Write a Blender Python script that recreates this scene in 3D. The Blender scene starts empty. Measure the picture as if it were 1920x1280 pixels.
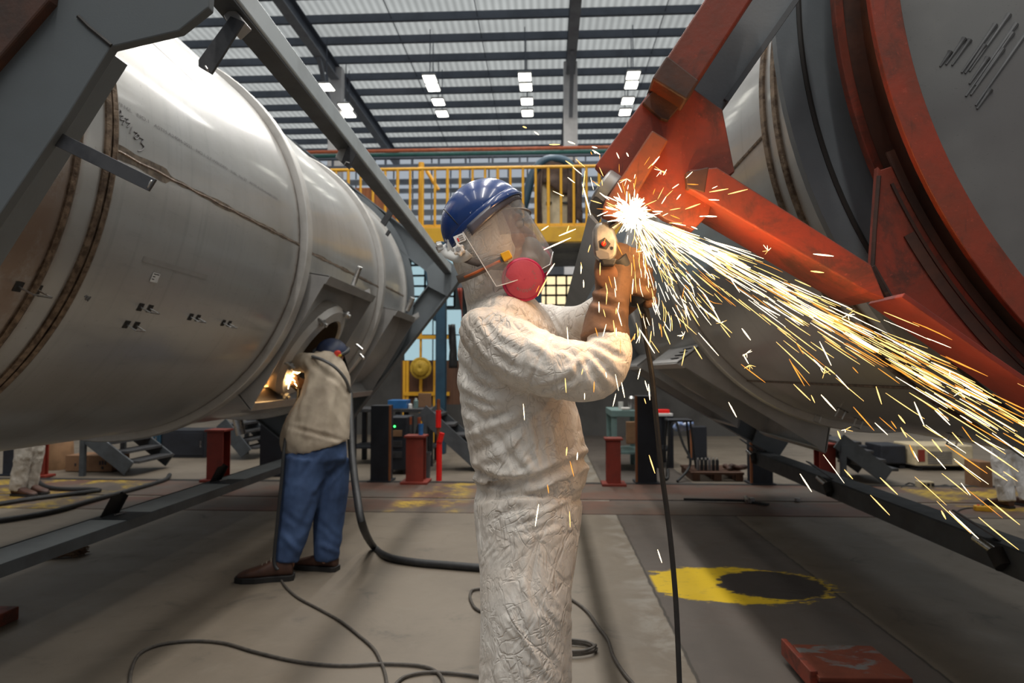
import bpy, bmesh, math, random
import numpy as np
from mathutils import Vector, Matrix, Euler, noise
random.seed(7)
SC = bpy.context.scene
C = SC.collection
PI = math.pi
R_ = math.radians
V = Vector

# ---------------------------------------------------------------- camera
FPX = 1280.0                       # 24 mm on a 36 mm sensor, 1920 px wide
CAM_H = 1.35
PITCH = math.atan2(698 - 640, FPX)
YAW = math.atan2(1026 - 960, FPX)
cam_d = bpy.data.cameras.new('camera')
cam = bpy.data.objects.new('camera', cam_d)
C.objects.link(cam)
cam_d.sensor_width = 36.0
cam_d.lens = 24.0
cam_d.clip_start = 0.05
cam_d.clip_end = 200
cam.location = (0, 0, CAM_H)
cam.rotation_euler = (PI / 2 + PITCH, 0, YAW)
cam_d.dof.use_dof = True
cam_d.dof.focus_distance = 1.62
cam_d.dof.aperture_fstop = 5.0
SC.camera = cam
RM = Euler((PI / 2 + PITCH, 0, YAW)).to_matrix()
EYE = V((0, 0, CAM_H))


def ray(px, py):
    return RM @ V(((px - 960) / FPX, -(py - 640) / FPX, -1.0))


def at(px, py, Y):
    d = ray(px, py)
    return EYE + d * (Y / d.y)


def atz(px, py, z=0.0):
    d = ray(px, py)
    return EYE + d * ((z - CAM_H) / d.z)


def atx(px, py, x):
    d = ray(px, py)
    return EYE + d * (x / d.x)


# ---------------------------------------------------------------- mesh builder
class MB:
    def __init__(s):
        s.v = []
        s.f = []
        s.m = []
        s.mi = 0

    def add(s, vs, fs):
        b = len(s.v)
        s.v.extend([tuple(p) for p in vs])
        for f in fs:
            s.f.append(tuple(b + i for i in f))
            s.m.append(s.mi)
        return s

    def box(s, c, size, rot=None):
        hx, hy, hz = size[0] / 2, size[1] / 2, size[2] / 2
        vs = [V((x, y, z)) for x in (-hx, hx) for y in (-hy, hy) for z in (-hz, hz)]
        if rot is not None:
            m = rot if isinstance(rot, Matrix) else Euler(rot).to_matrix()
            vs = [m @ p for p in vs]
        c = V(c)
        return s.add([p + c for p in vs], [(0, 1, 3, 2), (4, 6, 7, 5), (0, 4, 5, 1), (2, 3, 7, 6), (0, 2, 6, 4), (1, 5, 7, 3)])

    def bar(s, a, b, w, h, up=(0, 0, 1)):
        """box beam from a to b; w across, h along up"""
        a, b = V(a), V(b)
        t = (b - a).normalized()
        u = V(up)
        side = t.cross(u)
        if side.length < 1e-4:
            side = t.cross(V((1, 0, 0)))
        side.normalize()
        u = side.cross(t).normalized()
        vs = []
        for p in (a, b):
            for i, j in ((-1, -1), (1, -1), (1, 1), (-1, 1)):
                vs.append(p + side * (i * w / 2) + u * (j * h / 2))
        return s.add(vs, [(0, 1, 2, 3), (7, 6, 5, 4), (0, 4, 5, 1), (1, 5, 6, 2), (2, 6, 7, 3), (3, 7, 4, 0)])

    def prism(s, pts, ext):
        ext = V(ext)
        n = len(pts)
        vs = [V(p) for p in pts] + [V(p) + ext for p in pts]
        fs = [tuple(range(n)), tuple(range(2 * n - 1, n - 1, -1))]
        for i in range(n):
            j = (i + 1) % n
            fs.append((i, i + n, j + n, j))
        return s.add(vs, fs)

    def pxprism(s, pts, Y, dY):
        return s.prism([at(x, y, Y) for x, y in pts], (0, dY, 0))

    def tube(s, pts, r, n=8, caps=True, closed=False, sy=None):
        """r a number or list; round tube along pts"""
        pts = [V(p) for p in pts]
        m = len(pts)
        rr = r if isinstance(r, (list, tuple)) else [r] * m
        vs, fs = [], []
        ref = None
        for i, p in enumerate(pts):
            if closed:
                t = pts[(i + 1) % m] - pts[i - 1]
            else:
                t = pts[min(i + 1, m - 1)] - pts[max(i - 1, 0)]
            if t.length < 1e-9:
                t = V((0, 0, 1))
            t.normalize()
            if ref is None:
                ref = t.orthogonal().normalized()
            a = ref - t * ref.dot(t)
            if a.length < 1e-5:
                a = t.orthogonal()
            a.normalize()
            ref = a
            b = t.cross(a)
            for k in range(n):
                q = 2 * PI * k / n
                vs.append(p + (a * math.cos(q) + b * math.sin(q)) * rr[i])
        for i in range(m if closed else m - 1):
            j = (i + 1) % m
            for k in range(n):
                l = (k + 1) % n
                fs.append((i * n + k, i * n + l, j * n + l, j * n + k))
        if caps and not closed:
            fs.append(tuple(range(n - 1, -1, -1)))
            fs.append(tuple((m - 1) * n + k for k in range(n)))
        return s.add(vs, fs)

    def cyl(s, a, b, r, n=20, r2=None):
        return s.tube([a, b], [r, r if r2 is None else r2], n)

    def lathe(s, prof, c=(0, 0, 0), axis='Z', n=32, closed=False, a0=0, a1=2 * PI):
        """prof: (radius, height) list revolved"""
        full = abs(a1 - a0 - 2 * PI) < 1e-6
        cols = n if full else n + 1
        vs, fs = [], []
        c = V(c)
        m = len(prof)
        for k in range(cols):
            q = a0 + (a1 - a0) * k / n
            for r, h in prof:
                if axis == 'Z':
                    p = V((r * math.cos(q), r * math.sin(q), h))
                elif axis == 'Y':
                    p = V((r * math.cos(q), h, r * math.sin(q)))
                else:
                    p = V((h, r * math.cos(q), r * math.sin(q)))
                vs.append(p + c)
        mm = m if closed else m - 1
        for k in range(n):
            l = (k + 1) % cols
            for i in range(mm):
                j = (i + 1) % m
                fs.append((k * m + i, k * m + j, l * m + j, l * m + i))
        return s.add(vs, fs)

    def ball(s, c, r, nu=16, nv=10, m=None):
        """ellipsoid; r number or triple; m optional rotation"""
        r = V((r, r, r)) if not hasattr(r, '__len__') else V(r)
        vs, fs = [], []
        c = V(c)
        for j in range(nv + 1):
            ph = PI * j / nv
            for i in range(nu):
                th = 2 * PI * i / nu
                p = V((r.x * math.sin(ph) * math.cos(th), r.y * math.sin(ph) * math.sin(th), r.z * math.cos(ph)))
                if m is not None:
                    p = m @ p
                vs.append(p + c)
        for j in range(nv):
            for i in range(nu):
                k = (i + 1) % nu
                fs.append((j * nu + i, (j + 1) * nu + i, (j + 1) * nu + k, j * nu + k))
        return s.add(vs, fs)

    def grid(s, fn, nu, nv, wrap=False):
        vs = [fn(i / nu, j / nv) for j in range(nv + 1) for i in range(nu + 1)]
        w = nu + 1
        fs = [(j * w + i, j * w + i + 1, (j + 1) * w + i + 1, (j + 1) * w + i) for j in range(nv) for i in range(nu)]
        return s.add(vs, fs)

    def build(s, name, mat, parent=None, smooth=False, bevel=0.0, seg=2, subsurf=0, solid=0.0, angle=35, fix=True):
        me = bpy.data.meshes.new(name)
        me.from_pydata(s.v, [], s.f)
        mats = mat if isinstance(mat, (list, tuple)) else [mat]
        for m in mats:
            me.materials.append(m)
        if len(mats) > 1:
            for p, i in zip(me.polygons, s.m):
                p.material_index = i
        if fix:
            bm = bmesh.new()
            bm.from_mesh(me)
            bmesh.ops.remove_doubles(bm, verts=bm.verts, dist=1e-5)
            bmesh.ops.recalc_face_normals(bm, faces=bm.faces)
            bm.to_mesh(me)
            bm.free()
        return link(name, me, parent, smooth, bevel, seg, subsurf, solid, angle)


def link(name, me, parent=None, smooth=False, bevel=0.0, seg=2, subsurf=0, solid=0.0, angle=35):
    o = bpy.data.objects.new(name, me)
    C.objects.link(o)
    if smooth:
        me.polygons.foreach_set('use_smooth', [True] * len(me.polygons))
        if smooth != 2:
            try:
                me.set_sharp_from_angle(angle=R_(angle))
            except Exception:
                pass
    if solid:
        m = o.modifiers.new('solid', 'SOLIDIFY')
        m.thickness = solid
        m.offset = 0
    if bevel:
        m = o.modifiers.new('bevel', 'BEVEL')
        m.width = bevel
        m.segments = seg
        m.limit_method = 'ANGLE'
        m.angle_limit = R_(40)
    if subsurf:
        m = o.modifiers.new('sub', 'SUBSURF')
        m.levels = subsurf
        m.render_levels = subsurf
    if parent is not None:
        par(o, parent)
    return o


def world_of(o):
    m = o.matrix_basis.copy()
    if o.parent is not None:
        m = world_of(o.parent) @ o.matrix_parent_inverse @ m
    return m


def par(o, p):
    o.parent = p
    o.matrix_parent_inverse = world_of(p).inverted()


def tag(o, label=None, cat=None, group=None, kind=None):
    if label:
        o['label'] = label
    if cat:
        o['category'] = cat
    if group:
        o['group'] = group
    if kind:
        o['kind'] = kind
    return o


def thing(name, label, cat, loc=(0, 0, 0), group=None):
    o = bpy.data.objects.new(name, None)
    o.empty_display_size = 0.1
    C.objects.link(o)
    o.location = loc
    return tag(o, label, cat, group)


def struct(o):
    o['kind'] = 'structure'
    return o


def dup(root, loc, rotz=0.0, label=None, group=None, scale=None):
    r = root.copy()
    C.objects.link(r)
    r.location = loc
    r.rotation_euler = (0, 0, rotz)
    if scale:
        r.scale = scale
    if label:
        r['label'] = label
    if group:
        r['group'] = group
    for ch in list(root.children):
        c = ch.copy()
        C.objects.link(c)
        c.parent = r
        c.matrix_parent_inverse = ch.matrix_parent_inverse.copy()
        for g in list(ch.children):
            d = g.copy()
            C.objects.link(d)
            d.parent = c
            d.matrix_parent_inverse = g.matrix_parent_inverse.copy()
    return r


def cr(pts, n=6):
    """Catmull-Rom through tuples of floats"""
    P = [tuple(p) for p in pts]
    out = []
    m = len(P)
    for i in range(m - 1):
        p0, p1, p2, p3 = P[max(i - 1, 0)], P[i], P[i + 1], P[min(i + 2, m - 1)]
        for k in range(n):
            t = k / n
            out.append(tuple(0.5 * ((2 * b) + (-a + c) * t + (2 * a - 5 * b + 4 * c - d) * t * t + (-a + 3 * b - 3 * c + d) * t ** 3)
                             for a, b, c, d in zip(p0, p1, p2, p3)))
    out.append(P[-1])
    return out


def limb(mb, pts, n=28, sub=6, caps=True):
    """soft tube in the X-Z plane: pts (x, y, z, r in plane, r along Y); rings smoothly interpolated"""
    Q = cr(pts, sub)
    m = len(Q)
    vs, fs = [], []
    for i, q in enumerate(Q):
        p = V(q[:3])
        t = V(Q[min(i + 1, m - 1)][:3]) - V(Q[max(i - 1, 0)][:3])
        t.normalize()
        a = t.cross(V((0, 1, 0)))
        if a.length < 0.05:
            a = V((1, 0, 0))
        a.normalize()
        b = a.cross(t).normalized()
        for k in range(n):
            w = 2 * PI * k / n
            vs.append(p + a * (math.cos(w) * q[3]) + b * (math.sin(w) * q[4]))
    for i in range(m - 1):
        for k in range(n):
            l = (k + 1) % n
            fs.append((i * n + k, i * n + l, (i + 1) * n + l, (i + 1) * n + k))
    if caps:
        fs.append(tuple(range(n - 1, -1, -1)))
        fs.append(tuple((m - 1) * n + k for k in range(n)))
    return mb.add(vs, fs)


def fuse(mb, voxel=0.008, smooth=6, factor=0.5):
    """union of closed shapes -> one continuous skin (mesh data)"""
    me = bpy.data.meshes.new('tmp')
    me.from_pydata(mb.v, [], mb.f)
    bm = bmesh.new()
    bm.from_mesh(me)
    bmesh.ops.recalc_face_normals(bm, faces=bm.faces)
    bm.to_mesh(me)
    bm.free()
    o = bpy.data.objects.new('tmp', me)
    C.objects.link(o)
    r = o.modifiers.new('r', 'REMESH')
    r.mode = 'VOXEL'
    r.voxel_size = voxel
    if smooth:
        k = o.modifiers.new('s', 'SMOOTH')
        k.iterations = smooth
        k.factor = factor
    dg = bpy.context.evaluated_depsgraph_get()
    dg.update()
    out = bpy.data.meshes.new_from_object(o.evaluated_get(dg))
    bpy.data.objects.remove(o)
    bpy.data.meshes.remove(me)
    return out


def displace(me, fn):
    """move each vertex along its normal by fn(co, normal)"""
    n = len(me.vertices)
    co = np.empty(n * 3)
    no = np.empty(n * 3)
    me.vertices.foreach_get('co', co)
    me.vertex_normals.foreach_get('vector', no) if hasattr(me, 'vertex_normals') else me.vertices.foreach_get('normal', no)
    co = co.reshape(-1, 3)
    no = no.reshape(-1, 3)
    d = fn(co, no)
    me.vertices.foreach_set('co', (co + no * d[:, None]).ravel())
    me.update()


def folds(co, strokes, proj):
    """sum of crease strokes; strokes in px ((x0,y0,x1,y1), amp m, width px); proj maps co -> px"""
    P = proj(co)
    d = np.zeros(len(co))
    for (x0, y0, x1, y1), amp, w in strokes:
        ax, ay = x1 - x0, y1 - y0
        L2 = ax * ax + ay * ay
        t = np.clip(((P[:, 0] - x0) * ax + (P[:, 1] - y0) * ay) / L2, 0, 1)
        dist = np.hypot(P[:, 0] - x0 - t * ax, P[:, 1] - y0 - t * ay)
        taper = np.sin(np.pi * np.clip(0.08 + 0.84 * t, 0, 1)) ** 0.7
        u = dist / w
        prof = np.exp(-u * u) - 0.45 * np.exp(-((u - 1.7) / 0.8) ** 2)
        d += amp * taper * prof
    return d


def projpx(co):
    rel = co - np.array(EYE)
    r = np.array(RM)
    c = rel @ r                    # world -> camera axes
    z = -c[:, 2]
    return np.stack([960 + FPX * c[:, 0] / z, 640 - FPX * c[:, 1] / z], 1)


def nz(co, scale, off=0.0, octs=3, ridged=False, stretch=(1, 1, 1)):
    out = np.empty(len(co))
    sx, sy, sz = stretch
    for i, p in enumerate(co):
        q = V((p[0] * scale * sx + off, p[1] * scale * sy + off * 1.7, p[2] * scale * sz - off))
        if ridged:
            out[i] = 1 - abs(noise.noise(q)) * 2 + 0.5 * (1 - abs(noise.noise(q * 2.1)) * 2)
        else:
            out[i] = noise.fractal(q, 1.0, 2.0, octs)
    return out
# ---------------------------------------------------------------- materials
class NT:
    def __init__(s, name):
        s.mat = bpy.data.materials.new(name)
        s.mat.use_nodes = True
        s.t = s.mat.node_tree
        s.t.nodes.clear()
        s.out = s.t.nodes.new('ShaderNodeOutputMaterial')

    def n(s, typ, **kw):
        nd = s.t.nodes.new(typ)
        for k, v in kw.items():
            setattr(nd, k, v)
        return nd

    def l(s, a, b):
        s.t.links.new(a, b)

    def val(s, sock, v):
        if hasattr(v, 'is_linked') or hasattr(v, 'links'):
            s.l(v, sock)
        else:
            if hasattr(v, '__len__') and len(v) == 3 and sock.type == 'RGBA':
                v = (*v, 1)
            sock.default_value = v

    def math(s, op, a, b=None, c=None, clamp=False):
        nd = s.n('ShaderNodeMath', operation=op)
        nd.use_clamp = clamp
        s.val(nd.inputs[0], a)
        if b is not None:
            s.val(nd.inputs[1], b)
        if c is not None:
            s.val(nd.inputs[2], c)
        return nd.outputs[0]

    def mix(s, f, a, b, blend='MIX'):
        nd = s.n('ShaderNodeMix', data_type='RGBA', blend_type=blend)
        s.val(nd.inputs['Factor'], f)
        s.val(nd.inputs[6], a)
        s.val(nd.inputs[7], b)
        return nd.outputs[2]

    def coords(s, kind='Object', scale=(1, 1, 1)):
        tc = s.n('ShaderNodeTexCoord')
        mp = s.n('ShaderNodeMapping')
        mp.inputs['Scale'].default_value = scale
        s.l(tc.outputs[kind], mp.inputs[0])
        return mp.outputs[0]

    def noise(s, vec, scale, detail=4, rough=0.55, dist=0.0):
        nd = s.n('ShaderNodeTexNoise')
        s.l(vec, nd.inputs['Vector'])
        nd.inputs['Scale'].default_value = scale
        nd.inputs['Detail'].default_value = detail
        nd.inputs['Roughness'].default_value = rough
        nd.inputs['Distortion'].default_value = dist
        return nd.outputs[0]

    def ramp(s, f, stops):
        nd = s.n('ShaderNodeValToRGB')
        e = nd.color_ramp.elements
        while len(e) < len(stops):
            e.new(0.5)
        for k, (p, c) in enumerate(stops):
            e[k].position = p
            e[k].color = (c, c, c, 1) if not hasattr(c, '__len__') else (*c, 1)
        s.l(f, nd.inputs[0])
        return nd.outputs[0]

    def sm(s, x, a, b):
        """smoothstep a..b"""
        nd = s.n('ShaderNodeMapRange', interpolation_type='SMOOTHSTEP')
        s.val(nd.inputs[0], x)
        nd.inputs[1].default_value = a
        nd.inputs[2].default_value = b
        return nd.outputs[0]

    def bump(s, h, strength=0.3, dist=0.01, normal=None):
        nd = s.n('ShaderNodeBump')
        nd.inputs['Strength'].default_value = strength
        nd.inputs['Distance'].default_value = dist
        s.l(h, nd.inputs['Height'])
        if normal is not None:
            s.l(normal, nd.inputs['Normal'])
        return nd.outputs[0]

    def bsdf(s, col, rough=0.5, metal=0.0, normal=None, **kw):
        b = s.n('ShaderNodeBsdfPrincipled')
        s.val(b.inputs['Base Color'], col)
        s.val(b.inputs['Roughness'], rough)
        s.val(b.inputs['Metallic'], metal)
        if normal is not None:
            s.l(normal, b.inputs['Normal'])
        for k, v in kw.items():
            s.val(b.inputs[k.replace('_', ' ')], v)
        s.l(b.outputs[0], s.out.inputs[0])
        return b


def pm(name, col, rough=0.5, metal=0.0, col2=None, scale=6.0, lo=0.4, hi=0.7, bump=0.0, bscale=60, bdist=0.003, stretch=(1, 1, 1), detail=5, **kw):
    """painted / worn surface: two colours mixed by noise, fine bump"""
    t = NT(name)
    vec = t.coords('Object', stretch)
    f = t.noise(vec, scale, detail, 0.62)
    if col2 is None:
        col2 = tuple(c * 0.72 for c in col)
    c = t.mix(t.sm(f, lo, hi), col, col2)
    nrm = None
    if bump:
        nrm = t.bump(t.noise(vec, bscale, 4), bump, bdist)
    r = t.math('ADD', t.math('MULTIPLY', t.noise(vec, scale * 2.3, 3), 0.24), rough - 0.12)
    t.bsdf(c, r, metal, nrm, **kw)
    return t.mat


def emit(name, col, strength, nee=True):
    t = NT(name)
    e = t.n('ShaderNodeEmission')
    e.inputs[0].default_value = (*col, 1)
    e.inputs[1].default_value = strength
    t.l(e.outputs[0], t.out.inputs[0])
    if not nee:
        t.mat.cycles.emission_sampling = 'NONE'
    return t.mat


def steel_mat(name, welds, base=(0.50, 0.50, 0.485), near_y=None):
    """satin stainless sheet with mill streaks, heat tint beside the welds and handling stains"""
    t = NT(name)
    vec = t.coords('Object')
    sep = t.n('ShaderNodeSeparateXYZ')
    t.l(vec, sep.inputs[0])
    y = sep.outputs[1]
    big = t.noise(vec, 0.9, 5, 0.6)
    fine = t.noise(t.coords('Object', (4, 0.6, 4)), 9, 5, 0.65)
    hoop = t.noise(t.coords('Object', (0.35, 9, 0.35)), 2.2, 4, 0.6)
    c = t.mix(t.sm(big, 0.35, 0.7), base, tuple(b * k for b, k in zip(base, (0.80, 0.775, 0.745))))
    c = t.mix(t.math('MULTIPLY', t.sm(hoop, 0.52, 0.75), 0.35), c, tuple(b * 0.62 for b in base))
    c = t.mix(t.math('MULTIPLY', t.sm(fine, 0.56, 0.72), 0.3), c, tuple(b * 0.66 for b in base))
    wob = t.math('MULTIPLY', t.math('SUBTRACT', t.noise(vec, 14, 4, 0.7), 0.5), 0.05)
    d = None
    for w in welds:
        k = t.math('ABSOLUTE', t.math('SUBTRACT', t.math('ADD', y, wob), w))
        d = k if d is None else t.math('MINIMUM', d, k)
    if d is not None:
        c = t.mix(t.math('MULTIPLY', t.math('SUBTRACT', 1.0, t.sm(d, 0.005, 0.06)), 0.55), c, (0.22, 0.15, 0.095))
        c = t.mix(t.math('SUBTRACT', 1.0, t.sm(d, 0.008, 0.020)), c, (0.085, 0.06, 0.042))
    if near_y is not None:
        f = t.math('MULTIPLY', t.math('SUBTRACT', 1.0, t.sm(y, near_y - 0.12, near_y)), t.sm(t.noise(vec, 5, 6, 0.7), 0.28, 0.6))
        c = t.mix(t.math('MULTIPLY', f, 0.8), c, (0.22, 0.13, 0.08))
    speck = t.noise(vec, 60, 3, 0.6)
    c = t.mix(t.math('MULTIPLY', t.sm(speck, 0.66, 0.74), 0.35), c, (0.15, 0.12, 0.1))
    rough = t.math('ADD', t.math('MULTIPLY', big, 0.16), 0.25)
    nrm = t.bump(t.math('ADD', t.math('MULTIPLY', fine, 0.15), t.noise(vec, 1.7, 2)), 0.12, 0.02)
    b = t.bsdf(c, rough, 0.5, nrm)
    b.inputs['Coat Weight'].default_value = 0.35
    b.inputs['Coat Roughness'].default_value = 0.10
    b.inputs['Coat IOR'].default_value = 1.6
    return t.mat


M = {}
M['paint_grey'] = pm('paint_grey', (0.155, 0.175, 0.19), 0.52, 0, (0.115, 0.132, 0.145), 3, 0.35, 0.75, 0.12, 120)
M['paint_grey_dark'] = pm('paint_grey_dark', (0.075, 0.085, 0.095), 0.5, 0, (0.05, 0.055, 0.06), 5, 0.35, 0.7, 0.1, 90)
M['paint_plate'] = pm('paint_plate', (0.10, 0.115, 0.125), 0.6, 0, (0.085, 0.095, 0.10), 2, 0.35, 0.75, 0.06, 200)
M['raw_steel'] = pm('raw_steel', (0.10, 0.10, 0.105), 0.45, 0.6, (0.06, 0.06, 0.065), 9, 0.4, 0.7, 0.1, 90)
def primer_mat(name, red, brown, soot, amt):
    t = NT(name)
    vec = t.coords('Object')
    a = t.noise(vec, 3.2, 6, 0.65)
    b = t.noise(vec, 7.5, 6, 0.7, 0.8)
    c = t.mix(t.sm(a, 0.35, 0.65), red, brown)
    c = t.mix(t.math('MULTIPLY', t.sm(b, 0.46, 0.68), amt), c, soot)
    c = t.mix(t.math('MULTIPLY', t.sm(t.noise(t.coords('Object', (9, 9, 1.2)), 8, 4, 0.7), 0.6, 0.72), 0.4), c, soot)
    c = t.mix(t.math('MULTIPLY', t.sm(t.noise(vec, 90, 3, 0.6), 0.64, 0.72), 0.35), c, tuple(min(1, r * 1.5 + .02) for r in red))
    t.bsdf(c, t.math('ADD', t.math('MULTIPLY', b, 0.3), 0.42), 0.0, t.bump(t.math('ADD', b, t.noise(vec, 70, 4)), 0.2, 0.003))
    return t.mat


M['primer'] = primer_mat('red_primer', (0.28, 0.036, 0.014), (0.17, 0.036, 0.017), (0.055, 0.024, 0.015), 0.75)
M['paint_lit_pale'] = pm('lit_grey_strut_paint', (0.50, 0.55, 0.57), 0.5, 0, (0.42, 0.46, 0.48), 3)  # grey paint lightened: the light on the left struts is put into the colour
M['paint_lit'] = pm('lit_grey_paint', (0.34, 0.37, 0.40), 0.5, 0, (0.27, 0.30, 0.32), 3)  # same grey lightened, colour standing in for light on a downward face
M['primer_dark'] = pm('red_primer_soot_shade', (0.085, 0.032, 0.018), 0.65, 0, (0.035, 0.02, 0.015), 7, 0.35, 0.7, 0.3, 70)  # sooty primer, also used where groove shade and frame shadow are painted in
M['primer_deep'] = pm('red_primer_deep', (0.22, 0.026, 0.013), 0.6, 0, (0.13, 0.02, 0.012), 6, 0.4, 0.8, 0.15, 60)
M['rust_bar'] = primer_mat('rusty_bar', (0.28, 0.055, 0.016), (0.20, 0.062, 0.02), (0.06, 0.026, 0.016), 0.7)
M['bright_steel'] = pm('bright_steel', (0.62, 0.62, 0.62), 0.3, 1.0, (0.45, 0.44, 0.42), 12, 0.4, 0.7)
M['rib_steel'] = pm('rib_steel', (0.62, 0.60, 0.57), 0.42, 0.55, (0.48, 0.46, 0.43), 5, 0.4, 0.75, 0.08, 60)
M['hood_steel'] = pm('hood_steel', (0.46, 0.45, 0.44), 0.42, 0.6, (0.36, 0.35, 0.34), 4, 0.35, 0.75, 0.05, 90)
M['weld'] = pm('weld_bead', (0.26, 0.19, 0.135), 0.35, 0.7, (0.10, 0.07, 0.05), 30, 0.35, 0.65, 0.6, 90, 0.004)
M['black'] = pm('black_rubber', (0.016, 0.016, 0.017), 0.55, 0, (0.03, 0.03, 0.03), 20, 0.45, 0.8, 0.15, 120)
M['soot'] = pm('soot_shade_black', (0.02, 0.017, 0.015), 0.7, 0)  # soot, and also the painted shade inside the manhole
M['cable'] = pm('cable_grey', (0.085, 0.072, 0.060), 0.6, 0, (0.045, 0.04, 0.034), 30, 0.4, 0.7)
M['navy'] = pm('navy_paint', (0.016, 0.019, 0.027), 0.55, 0, (0.010, 0.011, 0.015), 4, 0.4, 0.7, 0.1, 60)
M['blue_paint'] = pm('blue_paint', (0.018, 0.06, 0.10), 0.5, 0, (0.012, 0.04, 0.07), 4, 0.4, 0.7)
M['teal'] = pm('teal_paint', (0.16, 0.25, 0.24), 0.5)
M['yellow'] = pm('yellow_paint', (0.74, 0.38, 0.02), 0.5, 0, (0.55, 0.26, 0.015), 6, 0.45, 0.8)
M['yellow_beam'] = pm('yellow_beam_paint', (0.62, 0.34, 0.01), 0.5, 0, (0.45, 0.23, 0.01), 3, 0.4, 0.8)
M['wood'] = pm('wood_panel', (0.32, 0.115, 0.04), 0.6, 0, (0.20, 0.065, 0.022), 3, 0.35, 0.7, stretch=(8, 8, 0.8))
M['wood_dark'] = pm('dark_wood_panel', (0.10, 0.042, 0.02), 0.6, 0, (0.06, 0.025, 0.012), 3, 0.35, 0.7, stretch=(8, 8, 0.8))
M['card'] = pm('cardboard', (0.20, 0.105, 0.052), 0.8, 0, (0.15, 0.075, 0.036), 4)
M['cream'] = pm('cream_paint', (0.55, 0.46, 0.30), 0.55)
M['cloth_brown'] = pm('brown_cloth', (0.085, 0.055, 0.042), 0.85, 0, (0.05, 0.033, 0.027), 8, bump=0.5, bscale=25, bdist=0.01)
M['red_bright'] = pm('bright_red_sleeve', (0.85, 0.012, 0.008), 0.45, 0, (0.7, 0.01, 0.008), 5)
M['roof_steel'] = pm('roof_steel', (0.115, 0.135, 0.175), 0.6, 0, (0.085, 0.10, 0.13), 1.2)
M['column_white'] = pm('column_paint', (0.85, 0.83, 0.83), 0.6, 0, (0.72, 0.70, 0.70), 1.5)
M['girder_grey'] = pm('girder_paint', (0.30, 0.33, 0.38), 0.6, 0, (0.22, 0.24, 0.28), 1.5)
M['pipe_green'] = pm('green_pipe_paint', (0.03, 0.13, 0.11), 0.5)
M['pipe_orange'] = pm('orange_pipe_paint', (0.62, 0.16, 0.07), 0.5)
M['paper'] = pm('white_paper', (0.78, 0.78, 0.76), 0.6)
M['ink'] = pm('black_ink', (0.02, 0.02, 0.022), 0.6)
M['ink_grey'] = pm('grey_ink', (0.17, 0.16, 0.16), 0.6)
M['ink_red'] = pm('red_ink', (0.7, 0.05, 0.03), 0.6)
M['lamp_case'] = pm('lamp_case', (0.5, 0.5, 0.5), 0.5)
M['plastic_white'] = pm('white_plastic', (0.74, 0.72, 0.68), 0.4)
M['plastic_blue'] = pm('blue_plastic', (0.03, 0.16, 0.42), 0.4)
M['straw'] = pm('straw', (0.52, 0.33, 0.03), 0.7, 0, (0.34, 0.2, 0.015), 30)
M['bristle'] = pm('bristle', (0.16, 0.09, 0.045), 0.8, 0, (0.07, 0.04, 0.02), 60, stretch=(1, 10, 1))
M['tan'] = pm('tan_felt', (0.27, 0.15, 0.075), 0.8)
# ---------------------------------------------------------------- setting
ROOF_Z = CAM_H + 12.08
# floor -------------------------------------------------------------------
t = NT('concrete_floor')
vec = t.coords('Object')
sep = t.n('ShaderNodeSeparateXYZ')
t.l(vec, sep.inputs[0])
X, Yc = sep.outputs[0], sep.outputs[1]
n1 = t.noise(vec, 0.8, 6, 0.62)
n2 = t.noise(vec, 3.2, 6, 0.68, 0.6)
n3 = t.noise(vec, 38, 4, 0.7)
c = t.mix(t.sm(n1, 0.3, 0.7), (0.200, 0.165, 0.126), (0.148, 0.121, 0.092))
c = t.mix(t.math('MULTIPLY', t.sm(n2, 0.56, 0.72), 0.55), c, (0.06, 0.052, 0.044))
c = t.mix(t.math('MULTIPLY', t.sm(n2, 0.44, 0.30), 0.35), c, (0.20, 0.175, 0.14))
c = t.mix(t.math('MULTIPLY', t.sm(n3, 0.55, 0.75), 0.25), c, (0.10, 0.085, 0.07))
# darker trackway between two joints, x 0.66 .. 1.76
wx = t.math('ADD', X, t.math('MULTIPLY', t.math('SUBTRACT', t.noise(vec, 9, 4), 0.5), 0.03))
track = t.math('MULTIPLY', t.sm(wx, 0.655, 0.67), t.math('SUBTRACT', 1.0, t.sm(wx, 1.75, 1.77)))
tc_ = t.mix(t.sm(n1, 0.3, 0.7), (0.115, 0.096, 0.082), (0.085, 0.072, 0.062))
tc_ = t.mix(t.math('MULTIPLY', t.sm(n2, 0.5, 0.7), 0.5), tc_, (0.10, 0.07, 0.055))
c = t.mix(track, c, tc_)
# pale scuffing along the joint
edge = t.math('MULTIPLY', t.sm(X, 0.34, 0.62), t.math('SUBTRACT', 1.0, t.sm(X, 0.64, 0.66)))
c = t.mix(t.math('MULTIPLY', edge, t.math('MULTIPLY', t.sm(n2, 0.42, 0.62), 0.5)), c, (0.34, 0.32, 0.28))
for xj in (0.658, 1.76):
    j = t.math('SUBTRACT', 1.0, t.sm(t.math('ABSOLUTE', t.math('SUBTRACT', wx, xj)), 0.004, 0.012))
    c = t.mix(t.math('MULTIPLY', j, 0.8), c, (0.03, 0.026, 0.022))
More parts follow.
